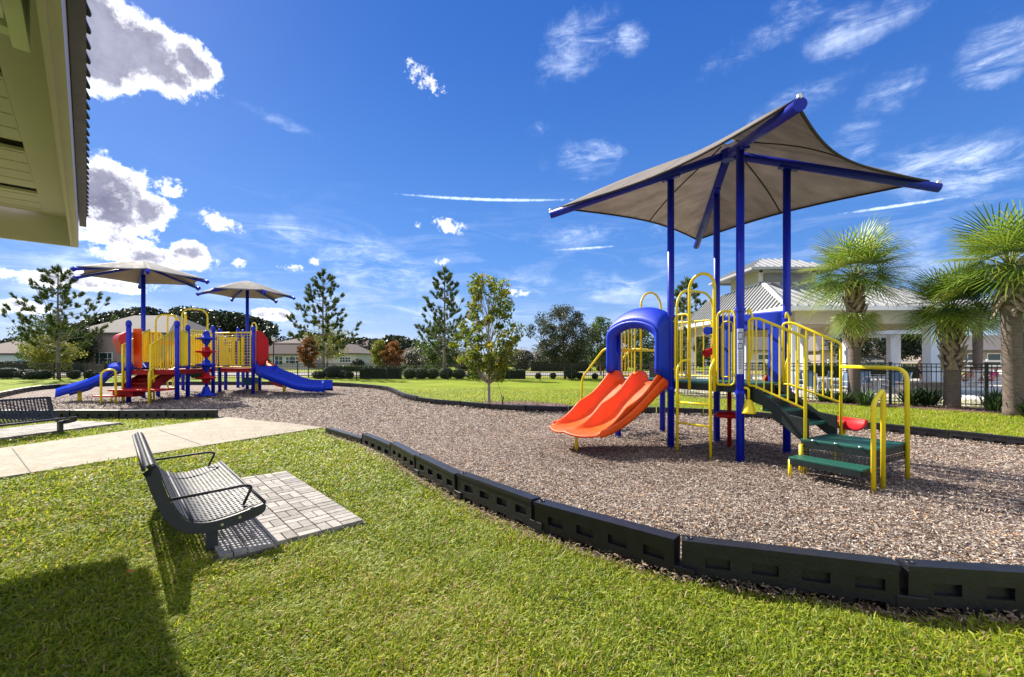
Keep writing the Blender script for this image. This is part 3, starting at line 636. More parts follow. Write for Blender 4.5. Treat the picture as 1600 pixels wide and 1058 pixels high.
# orange triple slide out of face P1-Q1, under a blue hood
SC = (P1+Q1)/2
sp_pts = [(-.05,1.16),(.12,1.15),(.30,1.03),(.55,.84),(.85,.63),(1.10,.49),(1.32,.42),(1.55,.395),(1.78,.39)]
def interp(pts, x):
    for a, b in zip(pts[:-1], pts[1:]):
        if x <= b[0]: t = (x-a[0])/(b[0]-a[0]); t2 = t; return a[1]+(b[1]-a[1])*t2
    return pts[-1][1]
spc = [(p.x, p.z) for p in bez([(x,0,z) for x, z in sp_pts], 8)]
NW = 96
def slide_pt(i, j):
    L = -.05+1.85*i; u = -.60+1.20*j
    z = interp(spc, L)
    per = .60; q = ((u+.60) % per)/per; 
    ridge = min(abs(u+.60), abs(u), abs(u-.60))
    k = max(0.0, 1-ridge/.115); k = k*k*(3-2*k)
    hgt = .20+.028*sin(L*7.5)
    if L > 1.0: hgt *= max(.0, 1-(L-1.0)/.66)
    if L < .25: hgt *= .75
    z += hgt*k - .03*sin(q*pi) - .02
    e = abs(u)/.60
    lip = max(0, L-1.5)/.30
    L2 = L - .16*lip*e**2.2
    p = SC+N_*L2+(-W_)*u*(1.0+.02*lip); return up(p, z-.03*lip*lip)
m_ = MB(); m_.grid(slide_pt, 60, NW)
slide = m_.build('slide', M['orange'], ps, solid=0.03, recalc=True)
def skirt(u):
    m_ = MB(); pts = []
    def f(i, j):
        L = -.05+1.62*i; z = interp(spc, L); hgt = .10 if L < 1.15 else .10*max(.2, 1-(L-1.15)/.6)
        return up(SC+N_*L-W_*u*(1+.012), z+hgt*.9-(.24-.13*i)*j)
    m_.grid(f, 40, 3); m_.build('side_wall', M['orange'], slide, solid=.02)
skirt(-.60); skirt(.60)
def sleg(root, p, z, r=.028): m_ = MB(); m_.tube([up(p,-.03), up(p,z)], r, 10); m_.build('leg', M['yellow'], root)
sleg(ps, SC+N_*1.54+W_*.0, .38)
# hood
def hood(root, A, B, out, zb, depth=.30, mt='blue_plastic', ztop=2.44):
    d = (B-A); Lh = d.length; d.normalize()
    def outline(j, sc_, zt, zb_):
        # j in 0..1 around: left bottom, up, arch, right bottom
        hw = Lh/2*sc_; pts = [(-hw, zb_), (-hw, zt-.34), (-hw*.985, zt-.22), (-hw*.86, zt-.125), (-hw*.45, zt-.03), (0, zt), (hw*.45, zt-.03), (hw*.86, zt-.125), (hw*.985, zt-.22), (hw, zt-.34), (hw, zb_)]
        P = bez([(x,0,z) for x, z in pts], 5); k = j*(len(P)-1); i = min(int(k), len(P)-2); return P[i].lerp(P[i+1], k-i)
    c = (A+B)/2
    def surf(i, j):
        # back (i=0) to front (i=1)
        q = outline(j, 1.0-.02*i, ztop-.24*i*i, zb+.16*i if j in (0,1) else zb+.16*i)
        return up(c+d*q.x+out*(depth*i), q.z)
    m_ = MB(); m_.grid(surf, 6, 44); o = m_.build('slide_hood', M[mt], root, solid=.035)
    def front(i, j):
        q0 = outline(j, .98, ztop-.24, zb+.16); q1 = outline(j, .80, ztop-.36, zb+.16); q = q0.lerp(q1, i)
        return up(c+d*q.x+out*(depth-.09*i*i+.012), q.z)
    m_ = MB(); m_.grid(front, 4, 44); m_.build('hood_rim', M[mt], o, solid=.03)
    return o
hood(ps, P1, Q1, N_, 1.12)
# far side of second deck: climber rails going back left
railing(ps, Q2, P4, DZ+.05, 2.25, 5); railing(ps, Q1, Q1-N_*.55, DZ+.05, 2.2, 3); arch(ps, Q1-N_*.62, Q2+N_*.05, DZ, 2.88)
for k in (0, 1):
    b0 = Q1+(-N_)*(.1+.75*k)-W_*.05
    m_ = MB(); m_.tube(fillet([up(b0, 1.72), up(b0-W_*.45, 1.74), up(b0-W_*1.15, 1.12), up(b0-W_*1.2, -.03)], .12, 5), .023, 10); m_.build('handrail', M['yellow'], ps)
m_ = MB(); m_.tube([up(Q1-N_*.05,1.70), up(Q2+N_*.05,1.70)], .026, 10); m_.build('crossbar', M['yellow'], ps)
for k in range(3):
    c = Q1-N_*.47-W_*(.3+.3*k); m_ = MB(); m_.box((c.x,c.y,.85-.28*k), (.75,.22,.05), rz=atan2(N_.y,N_.x)); m_.build('step', M['green'], ps, bevel=.006)
# stairs and landing out of face P2-P3
D2 = W_.copy(); E2 = -N_
LA = P2+D2*.80+E2*.02; LB = LA+D2*.86; LC = LB+E2*.86; LD = LA+E2*.86
LZ = .47
# black stringers
for off in (.10, .86):
    a0 = P2+D2*.02+E2*off; pts = [(0,DZ-.02),(0,DZ-.22),(.25,DZ-.30),(.36,.80),(.42,.66),(.56,.58),(.86,.36),(.86,LZ+.26),(.62,.76),(.10,1.14)]
    m_ = MB(); m_.prism([up(a0+D2*s,z) for s, z in pts], E2*.035); m_.build('stringer', M['darkgreen'], ps, bevel=.008)
for k in range(3):
    z = DZ-.17*(k+1); c = P2+D2*(.14+.24*k)+E2*.49
    m_ = MB(); m_.box((c.x,c.y,z-.02), (.70,.27,.04), rz=atan2(E2.y,E2.x)); m_.build('step', M['green'], ps, bevel=.006)
    m_ = MB(); c2 = c-D2*.125; m_.box((c2.x,c2.y,z+.06), (.70,.012,.13), rz=atan2(E2.y,E2.x)); m_.build('riser', M['darkgreen'], ps)
deck(ps, [LA,LB,LC,LD], LZ, th=.08, name='landing')
S0, S1 = LA+N_*.32+W_*.02, LB+N_*.32; deck(ps, [S0, S1, LB+N_*.03, LA+N_*.03], .27, th=.06, name='lower_step')
for k in range(3):
    c = LA.lerp(LB, .2+.3*k)+E2*.012; m_ = MB(); m_.lathe(up(c, LZ-.002), [(.020,0),(.018,.008),(.008,.012)], 10); m_.build('bolt', M['steel'], ps)
# perforated riser panel between lower step and landing
def perf(root, A, B, z0, z1, nx, nz, mt, hole=(.55,.7)):
    m_ = MB(); 
    for i in range(nx):
        for j in range(nz):
            a0 = A.lerp(B, i/nx); a1 = A.lerp(B, (i+1)/nx); zz0 = z0+(z1-z0)*j/nz; zz1 = z0+(z1-z0)*(j+1)/nz; zm = (zz0+zz1)/2; hz = (zz1-zz0)/2*hole[1]
            b0 = a0.lerp(a1, .5-hole[0]/2); b1 = a0.lerp(a1, .5+hole[0]/2); bm = (b0+b1)/2
            o_ = [up(a0,zz0),up(a1,zz0),up(a1,zm),up(a1,zz1),up(a0,zz1),up(a0,zm)]; n_ = [up(bm,zm-hz),up(b1,zm-hz*.5),up(b1,zm+hz*.5),up(bm,zm+hz),up(b0,zm+hz*.5),up(b0,zm-hz*.5)]
            m_.add(o_+n_, [(0,1,7,6),(1,2,8,7),(2,3,9,8),(3,4,10,9),(4,5,11,10),(5,0,6,11)])
    return m_.build('perforated_riser', M[mt], root, solid=.006)
perf(ps, LA+N_*-.01+W_*.03, LB+N_*-.01, .27, LZ-.12, 20, 2, 'black', (.55,.8))
perf(ps, LB+W_*-.02+N_*-.03, LC+W_*-.02, .27, LZ-.12, 20, 2, 'black', (.55,.8))
for p in (LA+N_*.30+W_*.05,): sleg(ps, p, .24, .022)
sleg(ps, LA+W_*.03, .40, .024); sleg(ps, LD+W_*.05-E2*.03, .40, .024)
def stair_rail(root, base, s0, s1, z0, z1, l0, l1, endz, nb=7, mt='yellow'):
    A = base+D2*s0; B = base+D2*s1; m_ = MB()
    kk = .14
    m_.tube(fillet([up(A,l0),up(A,z0),up(A+D2*kk,z0),up(B-D2*.0,z1),up(B,endz)], .05, 4), .02, 9)
    m_.tube([up(A,l0),up(A+D2*kk*.6,l0),up(B,l1)], .016, 8)
    for k in range(1, nb):
        t = k/nb; s = s0+(s1-s0)*t; top = z0 if s < s0+kk else z0+(z1-z0)*(s-s0-kk)/(s1-s0-kk); bot = l0+(l1-l0)*t
        m_.tube([up(base+D2*s,bot), up(base+D2*s,top)], .011, 7, caps=False)
    return m_.build('handrail', M[mt], root)
stair_rail(ps, P2+E2*.07, .09, .86, 2.10, 1.80, 1.13, .86, -.03)
stair_rail(ps, P3-E2*.22, .06, .86, 2.08, 1.74, 1.13, .90, -.03)
for p in (P2+D2*.085+E2*.05, P3+D2*.085-E2*.20):
    m_ = MB(); m_.tube(fillet([up(p,2.16), up(p+D2*.0+E2*.03,2.26), up(p+D2*.03+E2*.06,2.16), up(p+D2*.03+E2*.06,1.60), up(p+E2*.02,1.44), up(p,DZ)], .03, 4), .016, 8); m_.build('grab_bar', M['yellow'], ps)
m_ = MB(); q0 = P3-E2*.22+D2*.86; q1 = LC+D2*.0; m_.tube(fillet([up(q0,1.41), up(q1-E2*.02,1.40), up(q1+E2*.0,-.03)], .16, 7), .026, 12); m_.build('handrail', M['yellow'], ps)
q = LB+N_*.20+W_*.04; q2 = LB+W_*.05-N_*.02
m_ = MB(); m_.tube(fillet([up(q,-.03), up(q,1.02), up(q2,1.17), up(q2,-.03)], .07, 6), .025, 12); m_.build('grab_bar', M['yellow'], ps)
# talk tube cone on P2
tb = P2+D2*.10+E2*.045
m_ = MB(); m_.tube(fillet([up(P2+D2*.05+E2*.01,DZ-.05), up(tb,DZ-.06), up(tb,DZ-.22)], .05, 5), .02, 9)
m_.lathe(up(tb,DZ-.42), [(.095,0),(.10,.01),(.088,.03),(.055,.17),(.03,.20)], 20); m_.build('talk_tube', M['yellow'], ps)
# safety labels on P2
lb = MB(); ik = MB()
ax_z = Vector((0,0,1)); look = Vector((-P2.x, -P2.y, 0)).normalized(); side_ = Vector((-look.y, look.x, 0))
def plate(b_, z, h, half, rad=POST+.002):
    n = 6
    for k in range(n):
        t0 = -half+2*half*k/n; t1 = -half+2*half*(k+1)/n
        f = lambda t, zz: up(P2+look*rad*cos(t)+side_*rad*sin(t), zz)
        b_.add([f(t0,z), f(t1,z), f(t1,z+h), f(t0,z+h)], [(0,1,2,3)])
plate(lb, 1.30, .66, .8)
for z, h in ((1.80,.11),(1.66,.09)): plate(ik, z, h, .55, POST+.004)
for z in [1.62-.022*k for k in range(12)]: plate(ik, z, .006, R.uniform(.45,.62), POST+.004)
o = lb.build('label', M['whitepl'], ps); ik.build('print', M['ink'], o)
lb2 = MB(); plate(lb2, 1.815, .08, .38, POST+.006); plate(lb2, 1.675, .06, .38, POST+.006); lb2.build('print_panel', M['whitepl'], o)
# blue panels and rear slide on face P3-P4, red telescope, red pod
mp_ = MB(); 
for s in (.12, 1.05): mp_.box(tuple(up(P4+W_*(s+.02)-N_*.02, 1.72)), (.06, .24, 1.16), rz=atan2(-N_.y,-N_.x))
mp_.box(tuple(up(P4+W_*.62-N_*.02, 2.16)), (.06, 1.20, .30), rz=atan2(-N_.y,-N_.x)); mp_.build('side_panel', M['blue_plastic'], ps, bevel=.02)
path = bez([up(P4+W_*.62+E2*.05,1.08), up(Vector((4.70,8.20,0)),.78), up(Vector((5.15,8.48,0)),.50), up(Vector((5.55,8.42,0)),.36), up(Vector((5.85,8.10,0)),.30), up(Vector((5.95,7.85,0)),.29)], 6)
def gut(i, j):
    k = i*(len(path)-1); a = min(int(k), len(path)-2); p = path[a].lerp(path[a+1], k-a); t = (path[a+1]-path[a]).normalized(); sd_ = Vector((0,0,1)).cross(t).normalized()
    th = (j-.5)*pi; return p+sd_*sin(th)*.27+Vector((0,0,.17*(1-cos(th))))
m_ = MB(); m_.grid(gut, 30, 14); m_.build('spiral_slide', M['red'], ps, solid=.03)
sleg(ps, path[-6], .32)
tp = P4+W_*.05+E2*-.12
m_ = MB(); m_.tube([up(tp,1.20), up(tp,1.86)], .05, 12); m_.tube([up(tp-E2*.26,1.62), up(tp-E2*.02,1.70)], [.075,.045], 14); m_.build('telescope', M['red'], ps)
m_ = MB(); m_.tube([up(tp-E2*.30+W_*.05,2.02), up(tp+W_*.02,2.05)], [.075,.04], 12); m_.build('telescope', M['blue_plastic'], ps)
pp = P4+W_*.55+N_*.45
m_ = MB(); m_.lathe(up(pp,.52), [(.05,0),(.21,.02),(.24,.06),(.20,.10),(.06,.12)], 24); m_.build('stepping_pod', M['red'], ps)
m_ = MB(); m_.tube([up(pp,.05),up(pp,DZ-.1)], .035, 12); m_.build('pod_stem', M['darkred'], ps)
# ---- shade sail ----
CC = Vector((3.55, 7.47, 0)); ANG0 = radians(-12.5); RD = 2.90
BZ = lambda r: 4.90-.258*r-.004*r*r
tips = [ANG0+k*pi/2 for k in range(4)]
# measured tips: front right, back, left, front
dirs = [Vector((cos(a), sin(a), 0)) for a in tips]
for d in dirs:
    m_ = MB(); m_.tube([up(CC+d*.02, BZ(.02)-.02), up(CC+d*(RD+.04), BZ(RD+.04)-.02)], .066, 16)
    bm_ = m_.build('shade_beam', M['blue'], ps)
    e = CC+d*(RD+.03); m_ = MB(); m_.lathe(up(e, BZ(RD)+.01), [(.018,0),(.03,.02),(.03,.06),(.012,.075)], 10); m_.build('eye_bolt', M['steel'], bm_)
    s_ = CC+d*.89; m_ = MB(); m_.bar(up(s_-d*.14, BZ(.75)-.10), up(s_+d*.14, BZ(1.03)-.10), .10, .035); m_.build('bracket', M['blue'], ps)
m_ = MB(); m_.lathe(up(CC, BZ(0)-.12), [(.10,0),(.12,.03),(.12,.16),(.05,.2)], 16); m_.build('hub', M['blue'], ps)
def bpt(d, s): r = .10+s*(RD-.20); return up(CC+d*r, BZ(r)+.055+.10*sin(s*pi)+ (.16*(1-s)**3))
cn = None
for k in range(4):
    da, db = dirs[k], dirs[(k+1) % 4]
    def cloth(i, j):
        a, b = bpt(da, i), bpt(db, i); p = a.lerp(b, j); w_ = 4*j*(1-j); pull = .17*w_*i**1.5
        c_ = up(CC, p.z); p2 = p.lerp(c_, pull); p2.z = p.z-.05*w_*i+.30*pull*i-.10*w_*i*(1-i); return p2
    m_ = MB(); m_.grid(cloth, 18, 18)
    if cn is None: cn = m_.build('shade_sail', M['canopy'], ps, solid=.004)
    else: m_.build('sail_panel', M['canopy'], cn, solid=.004)
    h_ = MB(); h_.tube([cloth(1.0, j/18) for j in range(19)], .018, 6); h_.tube([cloth(i/18*.96+.03, .5)-Vector((0,0,.008)) for i in range(19)], .012, 5); h_.build('hem', M['hem'], cn)
# ================= FAR PLAY STRUCTURE (left) =================
fs = thing('play_structure', 'large red, blue and yellow playground climber with two hexagonal shades and two blue slides', 'play structure', (-13.5, 19, 0))
FP = {}
for k, (px, by, tz, cap) in dict(A=(201.2,629,2.82,1), B=(224,622,4.9,0), C=(276.8,626.5,2.86,1), D=(293.5,622,2.80,1), D2=(286,610,2.6,1), E=(333,617,2.9,1), F=(343.5,614,2.85,1), G=(352.6,609.6,2.6,1), H=(372,606,3.2,1), I=(380,605,3.1,1), J=(386.5,608.5,5.4,0), K=(395.5,616.5,2.9,1), L=(406,610,2.6,0), N=(247,621,1.1,0)).items():
    FP[k] = G(px, by); post(fs, FP[k], tz, rad=.075, cap=bool(cap))
DF = 1.15
def fd(*pp): deck(fs, list(pp), DF, th=.14, mt='darkred', rim='darkred')
A,B,C,D,D2_,E,F_,Gp,H,I,J,K,Lp = [FP[k] for k in ('A','B','C','D','D2','E','F','G','H','I','J','K','L')]
Bb = B+Vector((-.6,2.4,0)); 
fd(A, C, C+Vector((-1.0,3.2,0)), A+Vector((-1.2,3.0,0))); fd(C, E, E+Vector((-1.9,3.2,0)), C+Vector((-1.6,3.2,0))); fd(E+Vector((.3,0,0)), K, Lp, J, H, Gp)
def frail(a, b, z0=1.30, z1=2.62, nb=9, inset=.12, **k): return railing(fs, a, b, z0, z1, nb, r=.034, bars_r=.027, inset=inset, **k)
frail(B+Vector((.05,-.3,0)), FP['N']+Vector((.25,0,0)), nb=5); frail(FP['N']+Vector((.6,.2,0)), C, nb=4); frail(D, E, nb=8, z1=2.70)
bk = Vector((-1.3, 3.4, 0)); frail(B+bk, C+bk, nb=12); frail(C+bk, E+bk, nb=10)
frail(C+Vector((.05,.1,0)), D, nb=3)
# picture panel between E and K: wire grid with slanted boards
pa, pb = F_+Vector((-.03,-.35,0)), K+Vector((-.1,-.02,0)); dd = (pb-pa).normalized(); W2 = (pb-pa).length
m_ = MB(); m_.tube(fillet([up(pa,1.2),up(pa,2.72),up(pb,2.72),up(pb,1.2),up(pa,1.2)], .05, 3), .035, 8)
for k in range(1, 12): p = pa.lerp(pb, k/12); m_.tube([up(p,1.2),up(p,2.72)], .009, 5)
for k in range(1, 12): z = 1.2+1.52*k/12; m_.tube([up(pa,z),up(pb,z)], .009, 5)
pn = m_.build('grid_panel', M['yellow'], fs)
m_ = MB(); nn = Vector((dd.y,-dd.x,0))
def bd(poly): m_.prism([up(pa+dd*(W2*x)+nn*.03, 1.25+1.42*z) for x, z in poly], nn*.03)
bd([(.18,.02),(.36,.02),(.36,.55),(.24,.98),(.16,.98)]); bd([(.36,.02),(.52,.02),(.38,.72),(.36,.72)]); bd([(.52,.02),(.60,.02),(.60,.86),(.52,.86)]); bd([(.40,.78),(.66,.78),(.66,.90),(.40,.90)])
bd([(.68,.02),(.74,.02),(.74,.80),(.68,.74)]); bd([(.78,.02),(.84,.02),(.84,.92),(.78,.86)]); m_.build('picture_board', M['yellow'], pn)
arch(fs, PD(243.5,560,17.9), PD(279.5,560,18.6), 1.3, 3.32, .032); arch(fs, PD(262,560,19.5), PD(275,560,19.5), 1.3, 3.45, .03)
arch(fs, PD(284.5,560,18.5), PD(324.5,560,19.2), 1.3, 3.62, .034); arch(fs, PD(289,560,21), PD(291,560,22), 1.3, 3.7, .03); arch(fs, PD(392.5,560,21), PD(401,560,20.6), 2.3, 3.22, .03)
# stairs, facing the camera a little to the left
st_a = G(204,624); st_top = Vector((-14.05, 17.9, 0)); 
sA, sB = PD(203.5,575,16.6), PD(241,575,16.6); sA.z = sB.z = 0
back = Vector((-.03,.95,0))
for k in range(5):
    z = .50+.15*k; a = sA+back*(k/4.0); b = sB+Vector((.02,0,0))+back*(k/4.0)
    m_ = MB(); m_.bar(up((a),z), up(b,z), .34, .045); m_.build('step', M['darkred'], fs)
    rb_ = MB(); rb_.bar(up(a+Vector((0,-.06,0)),z-.085), up(b+Vector((0,-.06,0)),z-.085), .02, .15); rb_.build('riser', M['darkred'], fs)
    perf(fs, a-Vector((0,.12,0)), b-Vector((0,.12,0)), z-.15, z-.02, 8, 1, 'darkred', (.4,.5))
for s_, q in ((0, sA), (1, sB)):
    o_ = Vector((-.06+.12*s_,0,0)); m_ = MB()
    m_.prism([up(q+o_-Vector((0,.2,0)),.34), up(q+o_-Vector((0,.2,0)),.66), up(q+o_+back*1.1,1.28), up(q+o_+back*1.1,.95)], (.03,0,0)); m_.build('stringer', M['darkred'], fs)
    lean = Vector((0,0,0))
    # sloping barred rail
    q0 = q+o_+Vector((0,-.25,0)); q1 = q+o_+back*1.05+lean*(.5 if s_ else .75)
    t0, t1, l0, l1 = 2.05, 2.68, .80, 1.38
    m_ = MB(); m_.tube([up(q0,l0-.95+.12),up(q0,t0),up(q1,t1),up(q1,l1),up(q0,l0)], .036, 8)
    for k in range(1, 10): t = k/10; p = q0.lerp(q1, t); m_.tube([up(p,l0+(l1-l0)*t),up(p,t0+(t1-t0)*t)], .027, 6, caps=False)
    m_.build('stair_rail', M['yellow'], fs)
# red transfer platform and lower step
m_ = MB(); c = PD(222,608,15.9); m_.box((c.x,c.y,.47), (1.75,.75,.06)); m_.build('landing', M['red'], fs, bevel=.01)
m_ = MB(); m_.box((c.x-.55,c.y+.1,.34), (.7,.5,.22)); m_.build('riser', M['darkred'], fs)
c = PD(169,618,15.6); m_ = MB(); m_.box((c.x+.05,c.y,.28), (.75,.5,.05)); m_.build('lower_step', M['red'], fs, bevel=.01)
sleg(fs, G(174,629), .26, .03)
def loop(p, q, z, name='grab_bar'): m_ = MB(); m_.tube(fillet([up(p,-.03),up(p,z-.12),up(p.lerp(q,.35),z),up(q,z),up(q,-.03)], .16, 5), .034, 10); m_.build(name, M['yellow'], fs)
loop(G(158,633), G(181,632), 1.18); loop(G(233,632.5), G(247,627)+Vector((-.15,0,0)), 1.18); sleg(fs, G(202,627)+Vector((-.1,-.1,0)), 1.6, .034)
# red hoods
m_ = MB(); hA = A+Vector((-.1,.25,0))
m_.prism([up(hA,1.72),up(hA,2.58),up(hA+Vector((-.50,.1,0)),2.44),up(hA+Vector((-.58,.1,0)),2.28),up(hA+Vector((-.36,.1,0)),1.74)], (-.85,.7,0)); m_.build('slide_hood', M['red'], fs, bevel=.04)
m_ = MB(); m_.prism([up(A+Vector((-.26,.5,0)),1.2),up(A+Vector((.06,.5,0)),1.2),up(A+Vector((.06,.5,0)),2.66),up(A+Vector((-.26,.5,0)),2.66)], (-.03,.05,0)); m_.build('side_panel', M['orange'], fs, bevel=.01)
m_ = MB(); hK = K+Vector((.12,.1,0))
m_.prism([up(hK,1.22),up(hK,2.82),up(hK+Vector((.14,.1,0)),2.80),up(hK+Vector((.46,.1,0)),2.42),up(hK+Vector((.47,.1,0)),1.66),up(hK+Vector((.24,.1,0)),1.28)], (-.45,.6,0)); m_.build('slide_hood', M['red'], fs, bevel=.05)
# trough slides
def trough(path, wd, ht, mt, closed_end=False, name='slide'):
    def f(i, j):
        k = i*(len(path)-1); a = min(int(k), len(path)-2); p = path[a].lerp(path[a+1], k-a); t = (path[a+1]-path[a]).normalized(); sd_ = Vector((0,0,1)).cross(t).normalized()
        x = [-.5,-.46,-.42,0,.42,.46,.5][min(int(j*6+.5),6)]; z = [-.45,1,.0,-.02,.0,1,-.45][min(int(j*6+.5),6)]
        return p+sd_*x*wd+Vector((0,0,z*ht))
    m_ = MB(); m_.grid(f, 36, 6, smooth=True); return m_.build(name, M[mt], fs, solid=.05)
tL = bez([up(A+Vector((-.1,.7,0)),1.22), PD(185,578,16.9), PD(160,594,16.7), PD(135,604.5,16.5), PD(115,611,16.4), PD(98,616,16.3)], 6); trough(tL, .85, .20, 'blue_plastic')
sleg(fs, G(124.5,628), .38, .06)
tR = bez([up(K+Vector((.35,.4,0)),1.24), PD(420,583.5,19.9), PD(445,594,19.7), PD(470,603,19.6), PD(490,606,19.6), PD(514,606.5,19.6)], 6); trough(tR, .85, .30, 'blue_plastic')
sleg(fs, G(444,614), .72, .06); sleg(fs, G(507,611), .2, .05)
tO = bez([PD(406,573,22.0), PD(418,579,21.8), PD(430,588,21.6), PD(441,598,21.4), PD(456,602,21.3)], 6); trough(tO, .8, .26, 'orange')
# climbing pole of red and blue petals
pc_ = G(322.5, 620); 
for k in range(5):
    z = .02+.535*k; m_ = MB(); prof = [(.20,0),(.36,.03),(.37,.07),(.18,.14),(.13,.30),(.10,.40)] if k == 0 else [(.09,0),(.15,.10),(.17,.17),(.33,.20),(.34,.25),(.16,.29),(.13,.40),(.07,.44)]
    nn_ = 30; vs = []
    for r_, zz in prof:
        for q in range(nn_):
            a = 2*pi*q/nn_; rr = r_*(1+(.13*cos(5*a) if r_ > .3 else .05*cos(5*a))); vs.append(up(pc_,z+zz)+Vector((rr*cos(a), rr*sin(a), 0)))
    m_.add(vs, [(i*nn_+q, i*nn_+(q+1) % nn_, (i+1)*nn_+(q+1) % nn_, (i+1)*nn_+q) for i in range(len(prof)-1) for q in range(nn_)], True)
    m_.build('climbing_petal', M['blue_plastic'] if k % 2 == 0 else M['red'], fs)
m_ = MB(); m_.tube([up(pc_,0),up(pc_,2.62)], .06, 12); m_.lathe(up(pc_,2.55), [(.10,0),(.13,.05),(.09,.14),(.02,.18)], 14); m_.build('climbing_pole', M['blue'], fs)
# things seen under the decks
c = PD(392,596,21); m_ = MB(); m_.box(tuple(c), (.55,.3,.35)); m_.build('bench_panel', mat('teal_plastic', (.01,.10,.22), .4), fs, bevel=.03)
c = PD(400,605,20.8); m_ = MB(); m_.box(tuple(c), (.14,.1,.32)); m_.build('support_block', M['yellow'], fs)
for px, y0, y1, d in ((255,583,589,20),(262,598,606,19.5)):
    m_ = MB(); a = PD(px,y1,d); b = PD(px+14,y1,d); m_.tube(fillet([up(a,PD(px,y0-6,d).z),a,b,up(b,PD(px,y0-10,d).z)], .1, 4), .03, 8); m_.build('chain_step', M['yellow'], fs)
for x_ in (270, 273):
    m_ = MB(); p = G(x_, 606.5); m_.tube([up(p,0),up(p,2.5)], .03, 8); m_.build('climber_rail', M['yellow'], fs)
for y_ in (584, 594): m_ = MB(); m_.tube([PD(254,y_,22), PD(273,y_,22)], .028, 8); m_.build('rung', M['yellow'], fs)
m_ = MB(); a = PD(244,536,20.5); b = PD(322,536,21.5); m_.bar(a, b, .05, .16); m_.build('cross_panel', M['orange'], fs)
# hexagonal shades
def hexshade(c, zt, zp, Rr, rot):
    D6 = [Vector((cos(rot+k*pi/3), sin(rot+k*pi/3), 0)) for k in range(6)]; first = None
    for d in D6:
        m_ = MB(); m_.tube([up(c+d*.05, zp-.22), up(c+d*(Rr+.1), zt-.12)], .055, 10); m_.tube([up(c+d*(Rr+.02), zt-.16), up(c+d*(Rr+.12), zt-.06)], .07, 10); m_.build('shade_beam', M['blue'], fs)
    for k in range(6):
        da, db = D6[k], D6[(k+1) % 6]
        def cl(i, j):
            a = up(c+da*Rr*i, zp+(zt-zp)*i**1.15); b = up(c+db*Rr*i, zp+(zt-zp)*i**1.15); p = a.lerp(b, j); return p.lerp(up(c,p.z), .10*4*j*(1-j)*i)
        m_ = MB(); m_.grid(cl, 10, 10)
        if first is None: first = m_.build('shade_sail', M['canopy2'], fs, solid=.006)
        else: m_.build('sail_panel', M['canopy2'], first, solid=.006)
hexshade(up(FP['B'],0), 4.80, 5.45, 2.20, radians(12)); hexshade(up(FP['J'],0), 4.90, 5.60, 2.10, radians(20))
# ================= TREES AND PLANTS =================
M['bark'] = mat('bark', (0.17, 0.135, 0.115), 0.9, var=0.3, vscale=12, bump=0.5, bscale=40, aniso=(1,1,.3))
M['bark_pale'] = mat('bark_pale', (0.33, 0.29, 0.25), 0.9, var=0.25, vscale=10, bump=0.4, bscale=40, aniso=(1,1,.3))
M['bark_dark'] = mat('bark_dark', (0.075, 0.06, 0.055), 0.9, var=0.25, vscale=10, bump=0.4, bscale=40)
LF = {
 'pine': leafmat('pine_needles', [(0,(.015,.034,.012)),(.5,(.045,.085,.022)),(1,(.15,.18,.05))], .25),
 'maple': leafmat('maple_leaf', [(0,(.04,.075,.008)),(.45,(.12,.18,.014)),(.8,(.26,.28,.025)),(1,(.34,.24,.03))], .45),
 'oak': leafmat('oak_leaf', [(0,(.02,.032,.014)),(.5,(.045,.06,.028)),(1,(.13,.14,.095))], .20),
 'dark': leafmat('dark_leaf', [(0,(.006,.014,.006)),(.5,(.018,.034,.012)),(1,(.05,.075,.025))], .2),
 'mid': leafmat('mid_leaf', [(0,(.018,.04,.008)),(.5,(.05,.095,.015)),(1,(.13,.19,.03))], .35),
 'yellowgreen': leafmat('yellow_green_leaf', [(0,(.06,.08,.01)),(.5,(.15,.18,.02)),(1,(.30,.29,.04))], .4),
 'red': leafmat('russet_leaf', [(0,(.06,.035,.010)),(.5,(.20,.085,.022)),(1,(.36,.19,.04))], .4),
 'grey': leafmat('grey_blossom', [(0,(.10,.09,.06)),(.5,(.30,.25,.22)),(1,(.62,.55,.52))], .5),
 'palm': leafmat('palm_frond', [(0,(.04,.085,.014)),(.5,(.13,.225,.024)),(.85,(.28,.35,.05)),(1,(.32,.30,.06))], .35, .4, .5),
 'iris': leafmat('strap_leaf', [(0,(.012,.03,.012)),(.6,(.04,.09,.03)),(1,(.12,.18,.06))], .3),
}
